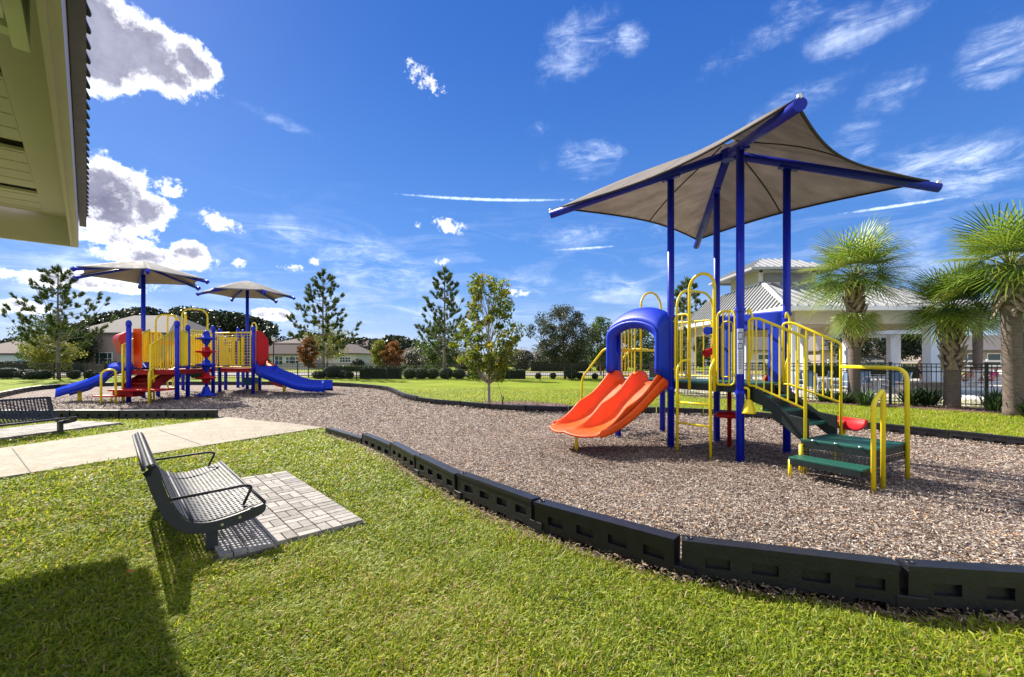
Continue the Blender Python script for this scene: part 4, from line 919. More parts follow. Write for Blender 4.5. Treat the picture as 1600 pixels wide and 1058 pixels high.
def clump_tree(name, label, cat, base, h, crown_r, mk, bark='bark', trunk_h=.35, trunk_r=.09, nb=26, per=170, leaf=.12, crown_z=None, seed=0, shape='round', group=None, clump=.42, lean=0.0, up_=.35):
    rr = random.Random(seed); t = thing(name, label, cat, base, group); b = Vector(base); m_ = MB()
    th = h*trunk_h; top = b+Vector((lean, 0, h*.86)); tr = bez([b-Vector((0,0,.05)), b+Vector((lean*.2+rr.uniform(-.05,.05),0,th)), b+Vector((lean*.6+rr.uniform(-.1,.1),rr.uniform(-.1,.1),h*.6)), top], 5)
    m_.tube(tr, [trunk_r*(1-.85*i/(len(tr)-1)) for i in range(len(tr))], 8)
    C = []; RRs = []
    for k in range(nb):
        f = (k+.5)/nb; z = th*.95+(h-th)*f**.9*.97
        if shape == 'round': wr = crown_r*sqrt(max(0.05, 1-(2*(f-.42))**2))
        elif shape == 'vase': wr = crown_r*(.35+.75*f if f < .7 else .9*(1.3-f))
        elif shape == 'egg': wr = crown_r*(1-.62*f)*min(1, .40+2.6*f)
        else: wr = crown_r*(1-f)+.15
        a = k*2.399+rr.uniform(-.5,.5); q = rr.uniform(.55,1.0)*wr
        e = b+Vector((lean*.6+q*cos(a), q*sin(a), z)); zi = max(th*.8, z-q*(up_+.25)*1.0); i = min(range(len(tr)), key=lambda i_: abs(tr[i_].z-b.z-zi)); s_ = tr[i]
        mid = s_.lerp(e, .5)+Vector((0,0,-.06*q)); m_.tube([s_, mid, e], [max(.012,trunk_r*.34*(1-f*.5)), trunk_r*.2, .008], 5, caps=False)
        C.append(e); RRs.append(crown_r*clump*rr.uniform(.6,1.15))
        if q > .5*crown_r: C.append(s_.lerp(e, .6)+Vector((0,0,.05))); RRs.append(crown_r*clump*rr.uniform(.5,.85))
        for _ in range(2):
            e2 = e+Vector((rr.uniform(-1,1),rr.uniform(-1,1),rr.uniform(-.2,1)))*crown_r*clump; m_.tube([mid, e, e2][1:], [.01,.004], 4, caps=False)
    m_.build('trunk', M[bark], t)
    P = []; TT = []
    for c, r_ in zip(C, RRs):
        n = int(per*rr.uniform(.7,1.3)); d = rdirs(n); rad = r_*NR.random(n)**.42; p = np.array(c)+d*rad[:,None]*np.array([1,1,.72]); P.append(p); TT.append(np.clip(NR.beta(2,2,n)+rr.uniform(-.22,.22), 0, 1))
    P = np.concatenate(P); TT = np.concatenate(TT); n = len(P)
    leaves('crown', P, rdirs(n, -.2), rdirs(n, .6), leaf*NR.uniform(.7,1.3,n), leaf*.55*NR.uniform(.7,1.3,n), LF[mk], t, TT)
    return t
def pine(label, base, h, seed, nwh=9, spread=.30, group='young pines along the fence', top_only=False):
    rr = random.Random(seed); t = thing('pine_tree', label, 'tree', base, group); b = Vector(base); m_ = MB(); tufts = []
    bend = rr.uniform(-.15,.15); tr = [b+Vector((bend*sin(k/8*2.5),0,h*k/8-.05*(k==0))) for k in range(9)]
    m_.tube(tr, [h*.0135*(1-.85*k/8)+.01 for k in range(9)], 8)
    nbr = nwh*5
    for k in range(nbr):
        f = k/(nbr-1); z = h*(.22+.74*f); a = k*2.4+rr.uniform(-.4,.4); L = h*spread*(1-f)**.75*rr.uniform(.6,1.05)*(min(1,.75+1.5*f))+.25
        s_ = b+Vector((bend*sin(z/h*2.5),0,z)); d = Vector((cos(a),sin(a),0)); e = s_+d*L*.95+Vector((0,0,L*rr.uniform(.4,.75))); mid = s_+d*L*.55+Vector((0,0,L*.12))
        pts = bez([s_,mid,e], 4); m_.tube(pts, [.028*(1-.7*i/(len(pts)-1))*h/8 for i in range(len(pts))], 5, caps=False)
        tufts.append((e, (e-mid).normalized(), 1.0))
        for q in range(int(2+L*2.2)):
            tt = rr.uniform(.35,.98); p = pts[int(tt*(len(pts)-1))]; dd_ = (d*.7+Vector((rr.uniform(-.9,.9),rr.uniform(-.9,.9),rr.uniform(.1,.9)))).normalized(); p2 = p+dd_*rr.uniform(.2,.45)
            m_.tube([p,p2], [.010,.006], 4, caps=False); tufts.append((p2, (dd_+Vector((0,0,.6))).normalized(), rr.uniform(.6,1.0)))
    tufts += [(b+Vector((bend*sin(2.5),0,h)), Vector((0,0,1)), 1.3)]
    m_.build('trunk', M['bark'], t)
    P = []; D = []; TT = []; LN = []
    for p, d, s_ in tufts:
        n = int(70*s_); ax = np.array(d); q = rdirs(n)*.62+ax; q /= np.linalg.norm(q,axis=1,keepdims=True); ln = .36*s_*NR.uniform(.7,1.1,n)
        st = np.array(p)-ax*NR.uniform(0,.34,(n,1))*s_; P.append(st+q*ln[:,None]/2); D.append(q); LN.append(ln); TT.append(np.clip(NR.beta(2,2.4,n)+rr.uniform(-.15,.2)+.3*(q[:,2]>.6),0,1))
    P = np.concatenate(P); D = np.concatenate(D); LN = np.concatenate(LN); TT = np.concatenate(TT)
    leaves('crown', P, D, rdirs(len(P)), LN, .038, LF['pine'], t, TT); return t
def bs(px, py): p = G(px, py); return (p.x, p.y, 0)
pine('tall young pine left of the big beige house, beyond the left playground', bs(92,592.5), 8.6*1.03, 3, spread=.44)
pine('tall young pine with bushy tufts, right of the blue slide and the street lamp', bs(506,590.5), 36.5*(590.5-414)/F, 4, spread=.36)
pine('young pine just behind the yellow-green maple, partly hidden by it', bs(694,591), 36*(591-410)/F, 5, spread=.31)
pine('young pine seen behind the yellow ladder arches of the nearer playground', bs(1072,592), 34*(592-425)/F, 6, spread=.32)
# maple in its bark ring
clump_tree('maple_tree', 'slender young maple with yellow-green leaves in the bark ring behind the wood chips', 'tree', bs(764,632), 4.45, 1.50, 'maple', 'bark_pale', .21, .060, nb=60, per=88, leaf=.120, seed=9, shape='egg', clump=.20, up_=1.9)
st = G(785,634); m_ = MB(); m_.tube([(st.x,st.y,0),(st.x+.03,st.y,.30)], .02, 6); m_.tube([(st.x,st.y,.02),(st.x-.05,st.y+.1,.42)], .008, 5); s_o = m_.build('tree_stake', M['bark_dark']); tag(s_o, 'short dark stake holding a guy wire right of the young maple', 'stake')
tp_ = G(764,632)+Vector((0,0,1.75)); m_ = MB(); m_.tube([(st.x,st.y,.25), tuple(tp_)], .006, 5); m_.tube([(G(756,625).x,G(756,625).y,0), tuple(tp_)], .006, 5); tag(m_.build('guy_wire', M['bark']), 'thin guy wires running down from the young maple trunk', 'wire')
clump_tree('oak_tree', 'young oak with sparse grey-green crown beyond the fence, right of the maple', 'tree', bs(883,592), 5.9, 2.75, 'oak', 'bark_dark', .24, .12, nb=64, per=190, leaf=.14, seed=12, shape='round', clump=.24, lean=-.4, up_=.9)
clump_tree('small_tree', 'bright yellow-green small tree beyond the fence, left of the blue slide hood', 'tree', (8.6,44,0), 5.6, 2.0, 'mid', 'bark', .2, .08, nb=26, per=150, leaf=.2, seed=14)
clump_tree('small_tree', 'pale green small tree seen through the opening of the blue slide hood', 'tree', (12.3,45,0), 5.2, 2.0, 'mid', 'bark', .25, .08, nb=24, per=140, leaf=.2, seed=15)
clump_tree('small_tree', 'yellow-green bushy tree at the foot of the leftmost pine', 'tree', (-42.5,42,0), 3.7, 2.0, 'yellowgreen', 'bark', .2, .08, nb=24, per=160, leaf=.17, seed=16)
clump_tree('small_tree', 'small russet-leaved tree beside the pine right of the blue slide', 'tree', (-17.9,40,0), 3.6, .85, 'red', 'bark_dark', .28, .06, nb=20, per=140, leaf=.16, seed=17)
clump_tree('small_tree', 'small green tree filling in behind the pine right of the blue slide', 'tree', (-17.4,43,0), 5.2, 1.9, 'yellowgreen', 'bark', .35, .06, nb=20, per=110, leaf=.17, seed=18)
clump_tree('small_tree', 'orange-tinged small tree between the far houses and the maple', 'tree', (-13.6,52,0), 3.6, 1.1, 'red', 'bark', .2, .06, nb=22, per=130, leaf=.2, seed=19)
clump_tree('small_tree', 'green small tree left of the orange-tinged one, in front of the far house', 'tree', (-15.4,53,0), 3.8, 1.3, 'yellowgreen', 'bark', .2, .06, nb=22, per=130, leaf=.2, seed=20)
clump_tree('small_tree', 'green tree under the pine behind the maple', 'tree', (-6.9,44,0), 5.0, 2.3, 'mid', 'bark', .2, .08, nb=24, per=150, leaf=.2, seed=21)
clump_tree('oak_tree', 'dark spreading tree seen under the pavilion roof between two white columns', 'tree', (34.5,42,0), 7.4, 4.8, 'dark', 'bark_dark', .28, .2, nb=46, per=190, leaf=.26, seed=22, clump=.27)
clump_tree('oak_tree', 'dark broad tree far left, in front of the wooded rise above the blue house', 'tree', (-56,58,0), 6.0, 3.2, 'dark', 'bark_dark', .25, .15, nb=30, per=160, leaf=.26, seed=23)
clump_tree('small_tree', 'dark green tree between the leftmost pine and the beige two-storey house', 'tree', (-56.5,56,0), 7.0, 3.2, 'mid', 'bark_dark', .2, .15, nb=34, per=160, leaf=.26, seed=24)
for i, (x_, y_, h_, r_, k_) in enumerate([(17.5,46,5.2,2.4,'mid'),(21.0,52,5.0,2.2,'dark')]):
    clump_tree('small_tree', ['green tree seen through the yellow ladder bars beyond the fence','dark tree seen through the railings left of the pavilion'][i], 'tree', (x_,y_,0), h_, r_, k_, 'bark', .2, .09, nb=26, per=150, leaf=.22, seed=30+i)
# ---- palms ----
M['boot'] = mat('palm_boot', (0.46, 0.35, 0.27), 0.85, var=0.35, vscale=14, bump=0.4, bscale=50, c2=(0.17, 0.12, 0.10))
M['palmtrunk'] = mat('palm_trunk', (0.20, 0.15, 0.125), 0.9, var=0.35, vscale=9, bump=0.7, bscale=30, aniso=(.6,.6,2.2), c2=(0.085, 0.065, 0.055))
def palm(label, base, zc, Rf, tr_r, boots, seed, nf=38, hang=None, skirt=0.0, lean=0.0):
    rr = random.Random(seed); b = Vector(base); t = thing('palm_tree', label, 'palm', base, 'cabbage palms by the pool')
    top = b+Vector((lean,0,zc-.25)); m_ = MB(); n = 26; pts = [b.lerp(top,k/n)+Vector((0,0,-.05*(k==0))) for k in range(n+1)]
    m_.tube(pts, [tr_r*(1.14-.10*min(1,k/3)+.03*sin(k*2.4)+(.0 if k < n*.6 else .03)) for k in range(n+1)], 16); m_.build('trunk', M['palmtrunk'], t)
    m_ = MB(); z0, z1 = boots; rows = int((z1-z0)/.15)
    for i in range(rows):
        z = z0+(z1-z0)*i/rows
        for k in range(7):
            a = (k+.5*(i%2))/7*2*pi+rr.uniform(-.1,.1); o = Vector((cos(a),sin(a),0)); s_ = Vector((-sin(a),cos(a),0)); c = up(b.lerp(top,z/zc),z); tw = rr.choice([-1,1])*rr.uniform(.10,.2); L = rr.uniform(.26,.42)
            r0 = tr_r*1.04; w0 = .085
            tip = c+o*(r0+.11+rr.uniform(0,.07))+s_*tw+Vector((0,0,L if not (skirt and z < z0+(z1-z0)*skirt) else -L*.9))
            m_.add([c+o*r0-s_*w0, c+o*r0+s_*w0, c+o*(r0+.055), tip+s_*.03, tip-s_*.03, tip+o*.03], [(0,1,3,4),(0,4,5,2),(1,2,5,3),(0,2,1)])
    m_.build('boots', M['boot'], t)
    # fan fronds
    Vs = []; Ts = []; st = MB()
    c0 = top+Vector((0,0,.10))
    fr = []
    for k in range(nf):
        e_ = 1.45-1.85*((k+.5)/nf)**.85; fr.append((k*2.399+rr.uniform(-.3,.3), e_, rr.uniform(.9,1.1), c0))
    if hang: fr += hang(rr, b, top)
    for a, e_, sc_, cc_ in fr:
        d = Vector((cos(a)*cos(e_), sin(a)*cos(e_), sin(e_))); pl = Rf*.34*sc_*(1.25 if e_ > .9 else 1); p0 = cc_+Vector((0,0,.0)); p1 = p0+d*pl*.6; p2 = p0+d*pl+Vector((0,0,-.10*pl)); st.tube([p0,p1,p2], [.022,.016,.010], 5, caps=False)
        dn = (p2-p1).normalized(); dn = (dn+Vector((0,0,-.16))).normalized(); side = dn.cross(Vector((0,0,1)))
        side = side.normalized() if side.length > .05 else Vector((1,0,0)); nor = side.cross(dn).normalized()
        base_t = rr.uniform(.0,.42)+(.35 if e_ < -.45 else .12 if e_ > .3 else 0)
        ns = 32
        for q in range(ns):
            f = (q/(ns-1)-.5)*2; ang = f*1.95; L = Rf*.68*sc_*(1-.28*abs(f)**2)*rr.uniform(.9,1.06); dd_ = dn*cos(ang)+side*sin(ang)+nor*(.30*abs(f)-.05)
            dd_.normalize(); w_ = .019; m1 = p2+dd_*L*.5; e1 = p2+dd_*L*.84+Vector((0,0,-.05*L)); e2 = p2+dd_*L*.97+Vector((rr.uniform(-.03,.03),rr.uniform(-.03,.03),-.13*L*rr.uniform(.3,1.6)))
            sv = nor.cross(dd_).normalized()*w_
            Vs.append([p2-sv*.25, p2+sv*.25, m1+sv, m1-sv, e1+sv*.6, e1-sv*.6, e2]); Ts.append(min(1,max(0,base_t+rr.gauss(.28,.16))))
    st.build('frond_stalk', M['yg'] if 'yg' in M else M['boot'], t)
    npmesh('fronds', np.array([[tuple(v) for v in it] for it in Vs]), 7, LF['palm'], t, np.array(Ts), [(0,1,2,3),(3,2,4,5),(5,4,6)])
    return t
M['yg'] = mat('palm_stalk', (0.14, 0.16, 0.03), 0.6)
def hang1(rr, b, top): return [(a, -.95, .62, b+Vector((cos(a)*.1,sin(a)*.1,3.35))) for a in (-2.6,-2.0,-1.5,-.9,2.9)]
palm('cabbage palm with a hanging lower tuft, leftmost palm, in front of the pavilion', bs(1335,630), 4.55, 2.05, .17, (1.95,4.3), 41, hang=hang1)
palm('short cabbage palm with criss-cross boots, second palm from the left', bs(1487,638), 3.2, 1.8, .185, (1.2,2.95), 42, nf=36)
palm('big cabbage palm with a ragged skirt under its crown, at the right frame edge', bs(1584,650), 4.15, 2.05, .195, (2.95,3.9), 43, nf=38, skirt=.55, lean=-.1)
palm('cabbage palm standing beyond the pool, between the short palm and the big palm', (30.7,30.0,0), 4.2, 2.1, .24, (3.4,4.1), 44, nf=24)
palm('cabbage palm inside the pool fence, mostly hidden behind the big palm', (25.5,22.5,0), 4.3, 1.8, .22, (3.3,4.1), 45, nf=24)
# ---- strap leaved tufts at the pool fence ----
def tuft(label, p, n, L, seed):
    rr = random.Random(seed); t = thing('strap_plant', label, 'plant', p, 'strap-leaved tufts along the pool fence'); Vs = []; b = Vector(p)
    for _ in range(n):
        a = rr.uniform(0,6.283); e_ = rr.uniform(.55,1.4); l = L*rr.uniform(.65,1.1); o = Vector((cos(a),sin(a),0)); s_ = Vector((-sin(a),cos(a),0))*.018; p0 = b+o*rr.uniform(0,.22); m1 = p0+o*l*.45*cos(e_)+Vector((0,0,l*.62*sin(e_))); e1 = p0+o*l*cos(e_)*1.05+Vector((0,0,l*.92*sin(e_)*rr.uniform(.7,1.0)))
        Vs.append([tuple(v) for v in (p0-s_*.6,p0+s_*.6,m1+s_,m1-s_,e1)])
    npmesh('foliage', np.array(Vs), 5, LF['iris'], t, NR.random(len(Vs)), [(0,1,2,3),(3,2,4)])
for i, (px, py, L_, lab) in enumerate([(1352,634,.75,'dark strap-leaved tuft at the foot of the leftmost palm, right side'),(1318,630,.6,'strap-leaved tuft at the foot of the leftmost palm, left side'),(1290,628,.7,'strap-leaved tuft behind the yellow stair rail'),(1424,634,.85,'strap-leaved tuft between the first two palms, left one of a pair'),(1450,635,.9,'strap-leaved tuft between the first two palms, right one of a pair'),(1556,644,.85,'strap-leaved tuft at the left foot of the big palm on the right'),(1612,652,.8,'strap-leaved tuft at the right foot of the big palm on the right'),(1200,624,.55,'small strap-leaved tuft seen behind the black stair side')]):
    tuft(lab, bs(px,py), 150, L_, 60+i)
# ---- clipped shrubs and hedges ----
def bush(name, label, cat, c, r, h, mk, group=None, n=900, leaf=.06, box=None, seed=0):
    t = thing(name, label, cat, c, group); rr = random.Random(seed)
    core = MB(); b = Vector(c)
    if box:
        core.box((b.x,b.y,h*.46), (box[0]*.94,box[1]*.9,h*.90)); n = int(n)
        fs_ = NR.integers(0, 3, n); x = NR.uniform(-.5,.5,n); y = NR.uniform(-.5,.5,n); z = NR.uniform(.02,1,n)
        y = np.where(fs_==0, -.5, np.where(fs_==2, .5, y)); z = np.where(fs_==1, 1.0, z); P = np.stack([b.x+x*box[0],b.y+y*box[1],z*h],1)+NR.normal(0,.035,(n,3))
    else:
        nn_ = 10; core.grid(lambda i, j: (b.x+r*.86*cos(2*pi*i)*sin(pi*(.02+.96*j))**.8, b.y+r*.86*sin(2*pi*i)*sin(pi*(.02+.96*j))**.8, h*.5-h*.45*cos(pi*j)), 14, 8)
        d = rdirs(n); s_ = np.sign(d[:,2]); P = np.array(c)+np.stack([d[:,0]*r, d[:,1]*r, h*.5+d[:,2]*h*.5],1)*NR.uniform(.86,1.06,(n,1))*np.array([1,1,1.0]); P[:,0]=b.x+(P[:,0]-b.x); P[:,2] = np.clip(P[:,2],.02,None)
    core.build('stems', mat_core, t)
    k = len(P); leaves('foliage', P, rdirs(k,.5), rdirs(k,.2), leaf*NR.uniform(.7,1.3,k), leaf*.6, LF[mk], t, np.clip(NR.beta(2,2,k)+rr.uniform(-.15,.1),0,1))
    return t
mat_core = mat('shrub_core', (0.012, 0.02, 0.008), 0.95)
sh = [(12,592,.9,.95,1),(40,592,.8,.8,1),(52,593,.6,.7,0),(66,593,.55,.8,0),(116,592.5,.45,.75,0),(140,592.5,.45,.75,0),(150,592.5,.4,.6,0),(250,592,.6,.8,0),(272,592,.9,1.2,0),(308,592,.8,1.2,0),(418,592,.55,.7,0),(497,592,.5,.65,1),(518,591.5,.75,1.15,0),(534,591.5,.5,.7,1),(546,592,.35,.6,0),(640,592.5,.6,.95,2),(658,592.5,.65,.95,2),(675,592.5,.6,.9,2),(697,592.5,.65,.95,2),(717,592.5,.55,.85,2),(742,592.5,.7,.7,0),(841,592,.25,.45,1),(864,592,.25,.5,1),(894,592.5,.55,.85,0),(906,592,.3,.5,1),(930,592.5,.25,.45,1)]
for i, (px, py, r_, h_, k_) in enumerate(sh):
    c = bs(px, py); bush('shrub', f'{["dark green loose","small dark rounded","fresh green bushy"][k_]} shrub at the black fence, {nth(i)} shrub from the left', 'shrub', (c[0], c[1]+.1*(i%2), 0), r_, h_, ['dark','dark','mid'][k_], 'shrubs along the far black fence', n=700, leaf=.085, seed=i)
for i, (x0, x1, py, h_, mk, lab) in enumerate([(561,627,592,.95,'dark','clipped dark hedge behind the fence, just right of the blue slide end'),(776,822,592,.75,'dark','low clipped dark hedge behind the fence, just right of the maple trunk')]):
    a, b = bs(x0,py), bs(x1,py); bush('hedge', lab, 'hedge', ((a[0]+b[0])/2,(a[1]+b[1])/2+.2,0), 1, h_, mk, None, n=3400 if i == 0 else 2200, leaf=.07, box=(b[0]-a[0], .9), seed=i+50)
bush('hedge', 'long clipped green hedge on the far side of the road, behind the young oak', 'hedge', (6.6,62,0), 1, 1.45, 'dark', None, n=5000, leaf=.14, box=(8.6,1.6), seed=70)
bush('hedge', 'clipped green hedge on the far side of the road, below the far houses', 'hedge', (-17.0,60,0), 1, .75, 'mid', None, n=4200, leaf=.14, box=(15,1.3), seed=71)
bush('hedge', 'clipped green hedge inside the pool area seen through the railings', 'hedge', (29,38,0), 1, 1.1, 'mid', None, n=4200, leaf=.13, box=(16,1.2), seed=72)
bush('hedge', 'low dark hedge at the far left in front of the beige house', 'hedge', (-58,54,0), 1, 1.3, 'dark', None, n=4200, leaf=.16, box=(14,1.5), seed=73)
bush('hedge', 'low dark hedge below the windows of the beige two-storey house', 'hedge', (-44,55,0), 1, 1.3, 'dark', None, n=4200, leaf=.16, box=(10,1.5), seed=74)
gs = [(-10.8,66,2.5,3.4,'grey'),(-14.2,68,2.6,3.4,'grey'),(-2.2,63,1.9,2.7,'grey'),(1.4,66,2.1,3.2,'grey'),(5.0,70,3.0,3.2,'grey'),(-6.6,64,2.0,2.9,'grey'),(-33.5,61,1.1,2.2,'mid'),(-35.5,61,1.0,2.0,'mid'),(-21,62,.9,1.6,'dark'),(9.8,70,2.5,3.4,'grey'),(14.5,68,2.6,3.2,'dark'),(19,66,2.4,2.8,'grey'),(12,62,.5,1.1,'red'),(13.6,62,.5,1.1,'red'),(15.2,62,.5,1.1,'red'),(22,60,2.1,2.6,'dark')]
for i, (x_, y_, r_, h_, k_) in enumerate(sorted(gs, key=lambda g_: g_[0]/g_[1])):
    bush('flowering_shrub' if k_ == 'grey' else 'shrub', f'{dict(grey="pale grey-pink feathery shrub",mid="bright green shrub",dark="dark green shrub",red="small rust-red shrub")[k_]} across the road, {nth(i)} from the left there', 'shrub', (x_,y_,0), r_, h_, k_, 'shrubs across the road', n=1300, leaf=.20, seed=80+i)
# red-leaved low plants under the leftmost pine
bush('flowering_plant', 'low pink-red flowering plant in the beds behind the leftmost pine', 'plant', (-36.2,46,0), .9, .8, 'red', None, n=500, leaf=.1)
# ---- wooded rise and distant woods ----
M['hillm'] = mat('hill_green', (0.012, 0.020, 0.010), 0.95, var=0.4, vscale=.2)
def hillz(px):
    pts = [(-300,520),(0,532),(60,522),(100,512),(130,505),(150,495),(170,489),(200,484),(235,479),(262,492),(285,478),(330,486),(360,488),(400,497),(440,512),(480,520),(520,526),(560,530),(600,527),(620,524),(650,532),(680,545),(720,552),(800,556),(900,556),(1000,552),(1100,550),(1300,548),(1500,545),(1900,545)]
    return np.interp(px, [p[0] for p in pts], [p[1] for p in pts])
me = MB(); xs = [(-300+i*20) for i in range(111)]
me.grid(lambda i, j: (lambda px, d: ((px-800)/F*d, d, (1.0 if j > .01 else 0)*max(0.3, (CH+(HZ-hillz(px))*118/F-3.0)*min(1, j*2.2))))(-300+2200*i, 112+26*j), 110, 4)
o = me.build('hill', M['hillm']); o['kind'] = 'structure'
n = 900; px = NR.uniform(-280, 1880, n); P = []; TT = []; SZ = []
for q in px:
    d = NR.uniform(108, 122); zt = CH+(HZ-hillz(q))*d/F; k = int(R.uniform(150,210)*(1 if q < 720 else .5)); rad = R.uniform(1.6,3.0)*(1 if q < 700 else .6); zc = zt-rad*.75-max(0, R.gauss(0,1.0)) if R.random() < .55 else R.uniform(.5, max(1, zt-rad)); zc = max(zc, rad*.3)
    P.append(np.array([(q-800)/F*d, d, zc])+rdirs(k)*rad*NR.uniform(.75,1.05,(k,1))*np.array([1,1,.85])); TT.append(np.clip(NR.beta(2,2,k)*.8+R.uniform(-.2,.3),0,1))
P = np.concatenate(P); TT = np.concatenate(TT); P[:,2] = np.maximum(P[:,2], .2); n = len(P)
LF['wood'] = leafmat('far_wood_leaf', [(0,(.008,.016,.010)),(.45,(.020,.034,.016)),(.8,(.05,.062,.028)),(1,(.10,.085,.04))], .15)
leaves('woods', P, rdirs(n), rdirs(n,.5), .75, .55, LF['wood'], None, TT, 'stuff')
# ================= FENCES =================
def picket_fence(name, label, pts, h, bay, pick, root_loc, mt='fence', post_r=.035, top=None, rails=(.12,-.10,-.25), pw=.018):
    t = thing(name, label, 'fence', root_loc)
    for a, b in zip(pts[:-1], pts[1:]):
        n = max(1, round((b-a).length/bay)); 
        for i in range(n+1):
            if i == 0 and a is not pts[0]: continue
            p = a.lerp(b, i/n); m_ = MB(); m_.box((p.x,p.y,(h+.04)/2), (post_r*2,post_r*2,h+.04), rz=atan2((b-a).y,(b-a).x)); m_.box((p.x,p.y,h+.05), (post_r*2.5,post_r*2.5,.025), rz=atan2((b-a).y,(b-a).x)); m_.build('post', M[mt], t)
        for i in range(n):
            p, q = a.lerp(b, i/n), a.lerp(b, (i+1)/n); m_ = MB(); L = (q-p).length; k = max(2, int(L/pick))
            for z in rails: zz = z if z > 0 else h+z+.0; m_.bar(up(p,zz), up(q,zz), .03, .03)
            if 0 not in rails: m_.bar(up(p,h), up(q,h), .03, .03)
            for j in range(1, k): c = p.lerp(q, j/k); m_.tube([up(c,.06),up(c,h)], pw*.62, 4, caps=False, smooth=False)
            m_.build('picket_panel', M[mt], t)
    return t
far_l = [G(-200,592.5)] + [G(x,592.8) for x in (420,)] + [G(700,594), G(1045,595.5)]
far_l = [Vector((p.x,p.y,0)) for p in far_l]
picket_fence('metal_fence', 'long black metal picket fence across the lawn behind both playgrounds', far_l, 1.27, 2.4, .135, (far_l[1].x,far_l[1].y,0))
picket_fence('metal_fence', 'black metal picket fence round the pool, running behind the palms on the right', FENCE_P + [Vector((7.6,25,0)), far_l[-1]+Vector((.3,-.3,0))], 1.38, 2.35, .115, (12.8,15.4,0), post_r=.04)
M['whitef'] = mat('white_fence_paint', (0.62,0.60,0.58), .6, var=.05)
wf = thing('white_fence', 'pale rail fence beyond the pool in front of the far houses', 'fence', (40,46,0))
wa, wb = Vector((20,47,0)), Vector((75,44,0))
for i in range(19): p = wa.lerp(wb, i/18); m_ = MB(); m_.box((p.x,p.y,.8), (.14,.14,1.6)); m_.build('post', M['whitef'], wf)
m_ = MB()
for z in (.5,.95,1.4): m_.bar(up(wa,z), up(wb,z), .05, .14)
m_.build('rails', M['whitef'], wf)
# ================= STREET LAMP =================
sl = thing('street_lamp', 'black street lamp with a lantern head in front of the far grey-roofed house', 'street lamp', (-26.2,50,0))
m_ = MB(); c = (-26.2,50,0); m_.lathe(c, [(.14,0),(.14,.3),(.07,.45),(.055,3.6)], 12); m_.build('pole', M['fence'], sl)
m_ = MB(); m_.lathe((-26.2,50,3.6), [(.10,0),(.17,.08),(.22,.42),(.20,.46)], 12); hd = m_.build('lantern', mat('lamp_glass', (.55,.55,.52), .3), sl)
m_ = MB(); m_.lathe((-26.2,50,4.06), [(.25,0),(.20,.08),(.05,.20),(.02,.30)], 12); m_.build('lantern_cap', M['fence'], hd)
# ================= HOUSES =================
M['stucco'] = mat('beige_stucco', (0.34,0.285,0.26), .9, var=.06, vscale=1.5, bump=.1)
M['stucco2'] = mat('pale_siding', (0.52,0.49,0.46), .85, var=.05, vscale=1.2)
M['bluewall'] = mat('blue_siding', (0.12,0.28,0.38), .8, var=.06)
M['shingle'] = mat('roof_shingle', (0.135,0.12,0.115), .95, var=.22, vscale=5, bump=.3, bscale=12)
M['shingle2'] = mat('brown_shingle', (0.11,0.08,0.072), .95, var=.22, vscale=5)
M['glass'] = mat('window_glass', (0.03,0.06,0.07), .08, var=.3, vscale=.6)
M['garage'] = mat('garage_door', (0.40,0.50,0.56), .6, var=.04)
def house(name, label, x0, x1, y0, y1, ze, zr, wall, roof, wins=(), over=.45, ridge='x', hip=.0, group=None, garage=None, rz=0.0):
    cx, cy = (x0+x1)/2, (y0+y1)/2; t = thing(name, label, 'house', (cx,y0,0), group)
    m_ = MB(); m_.box((cx,cy,ze/2), (x1-x0,y1-y0,ze)); w_ = m_.build('wall', M[wall], t)
    a0, a1, b0, b1 = x0-over, x1+over, y0-over, y1+over; m_ = MB()
    if ridge == 'x':
        h_ = hip*(b1-b0)/2; r0, r1 = (a0+h_, cy, zr), (a1-h_, cy, zr); v = [(a0,b0,ze),(a1,b0,ze),(a1,b1,ze),(a0,b1,ze),r0,r1]; f = [(0,1,5,4),(2,3,4,5),(1,2,5),(3,0,4)]
    else:
        h_ = hip*(a1-a0)/2; r0, r1 = (cx,b0+h_,zr), (cx,b1-h_,zr); v = [(a0,b0,ze),(a1,b0,ze),(a1,b1,ze),(a0,b1,ze),r0,r1]; f = [(0,1,4),(1,2,5,4),(2,3,5),(3,0,4,5)]
    m_.add(v, f).add([(p[0],p[1],ze-.16) for p in v[:4]], [(3,2,1,0)]); m_.add(v[:4]+[(p[0],p[1],ze-.16) for p in v[:4]], [(0,4,5,1),(1,5,6,2),(2,6,7,3),(3,7,4,0)]); m_.build('roof', M[roof], t)
    for (wx, wz, ww, wh) in wins:
        m_ = MB(); m_.box((wx,y0-.03,wz), (ww+.22,.06,wh+.22)); m_.box((wx,y0-.075,wz),(.07,.03,wh)); m_.box((wx,y0-.075,wz),(ww,.03,.06)); f_ = m_.build('window', M['white'], t)
        m_ = MB(); m_.box((wx,y0-.068,wz), (ww,.012,wh)); m_.build('pane', M['glass'], f_)
    if garage: m_ = MB(); gx, gw = garage; m_.box((gx,y0-.04,1.1), (gw,.08,2.2)); [m_.box((gx,y0-.09,.3+.55*k), (gw,.03,.04)) for k in range(4)]; m_.build('garage_door', M['garage'], t)
    return t
def X(px, d): return (px-800)/F*d
house('house', 'large two-storey beige house with grey roof behind the left playground', X(114,60), X(262,60), 60, 72, 5.15, 8.0, 'stucco', 'shingle', [(X(156,60),1.7,1.0,1.5),(X(169,60),1.7,1.0,1.5)], ridge='x', hip=.55)
house('house', 'low blue house with brown roof and pale garage door at the far left', X(-70,64), X(58,64), 64, 74, 2.5, 4.4, 'bluewall', 'shingle2', [(X(45,64),1.5,.9,1.1)], ridge='x', hip=.6, garage=(X(9,64),3.6))
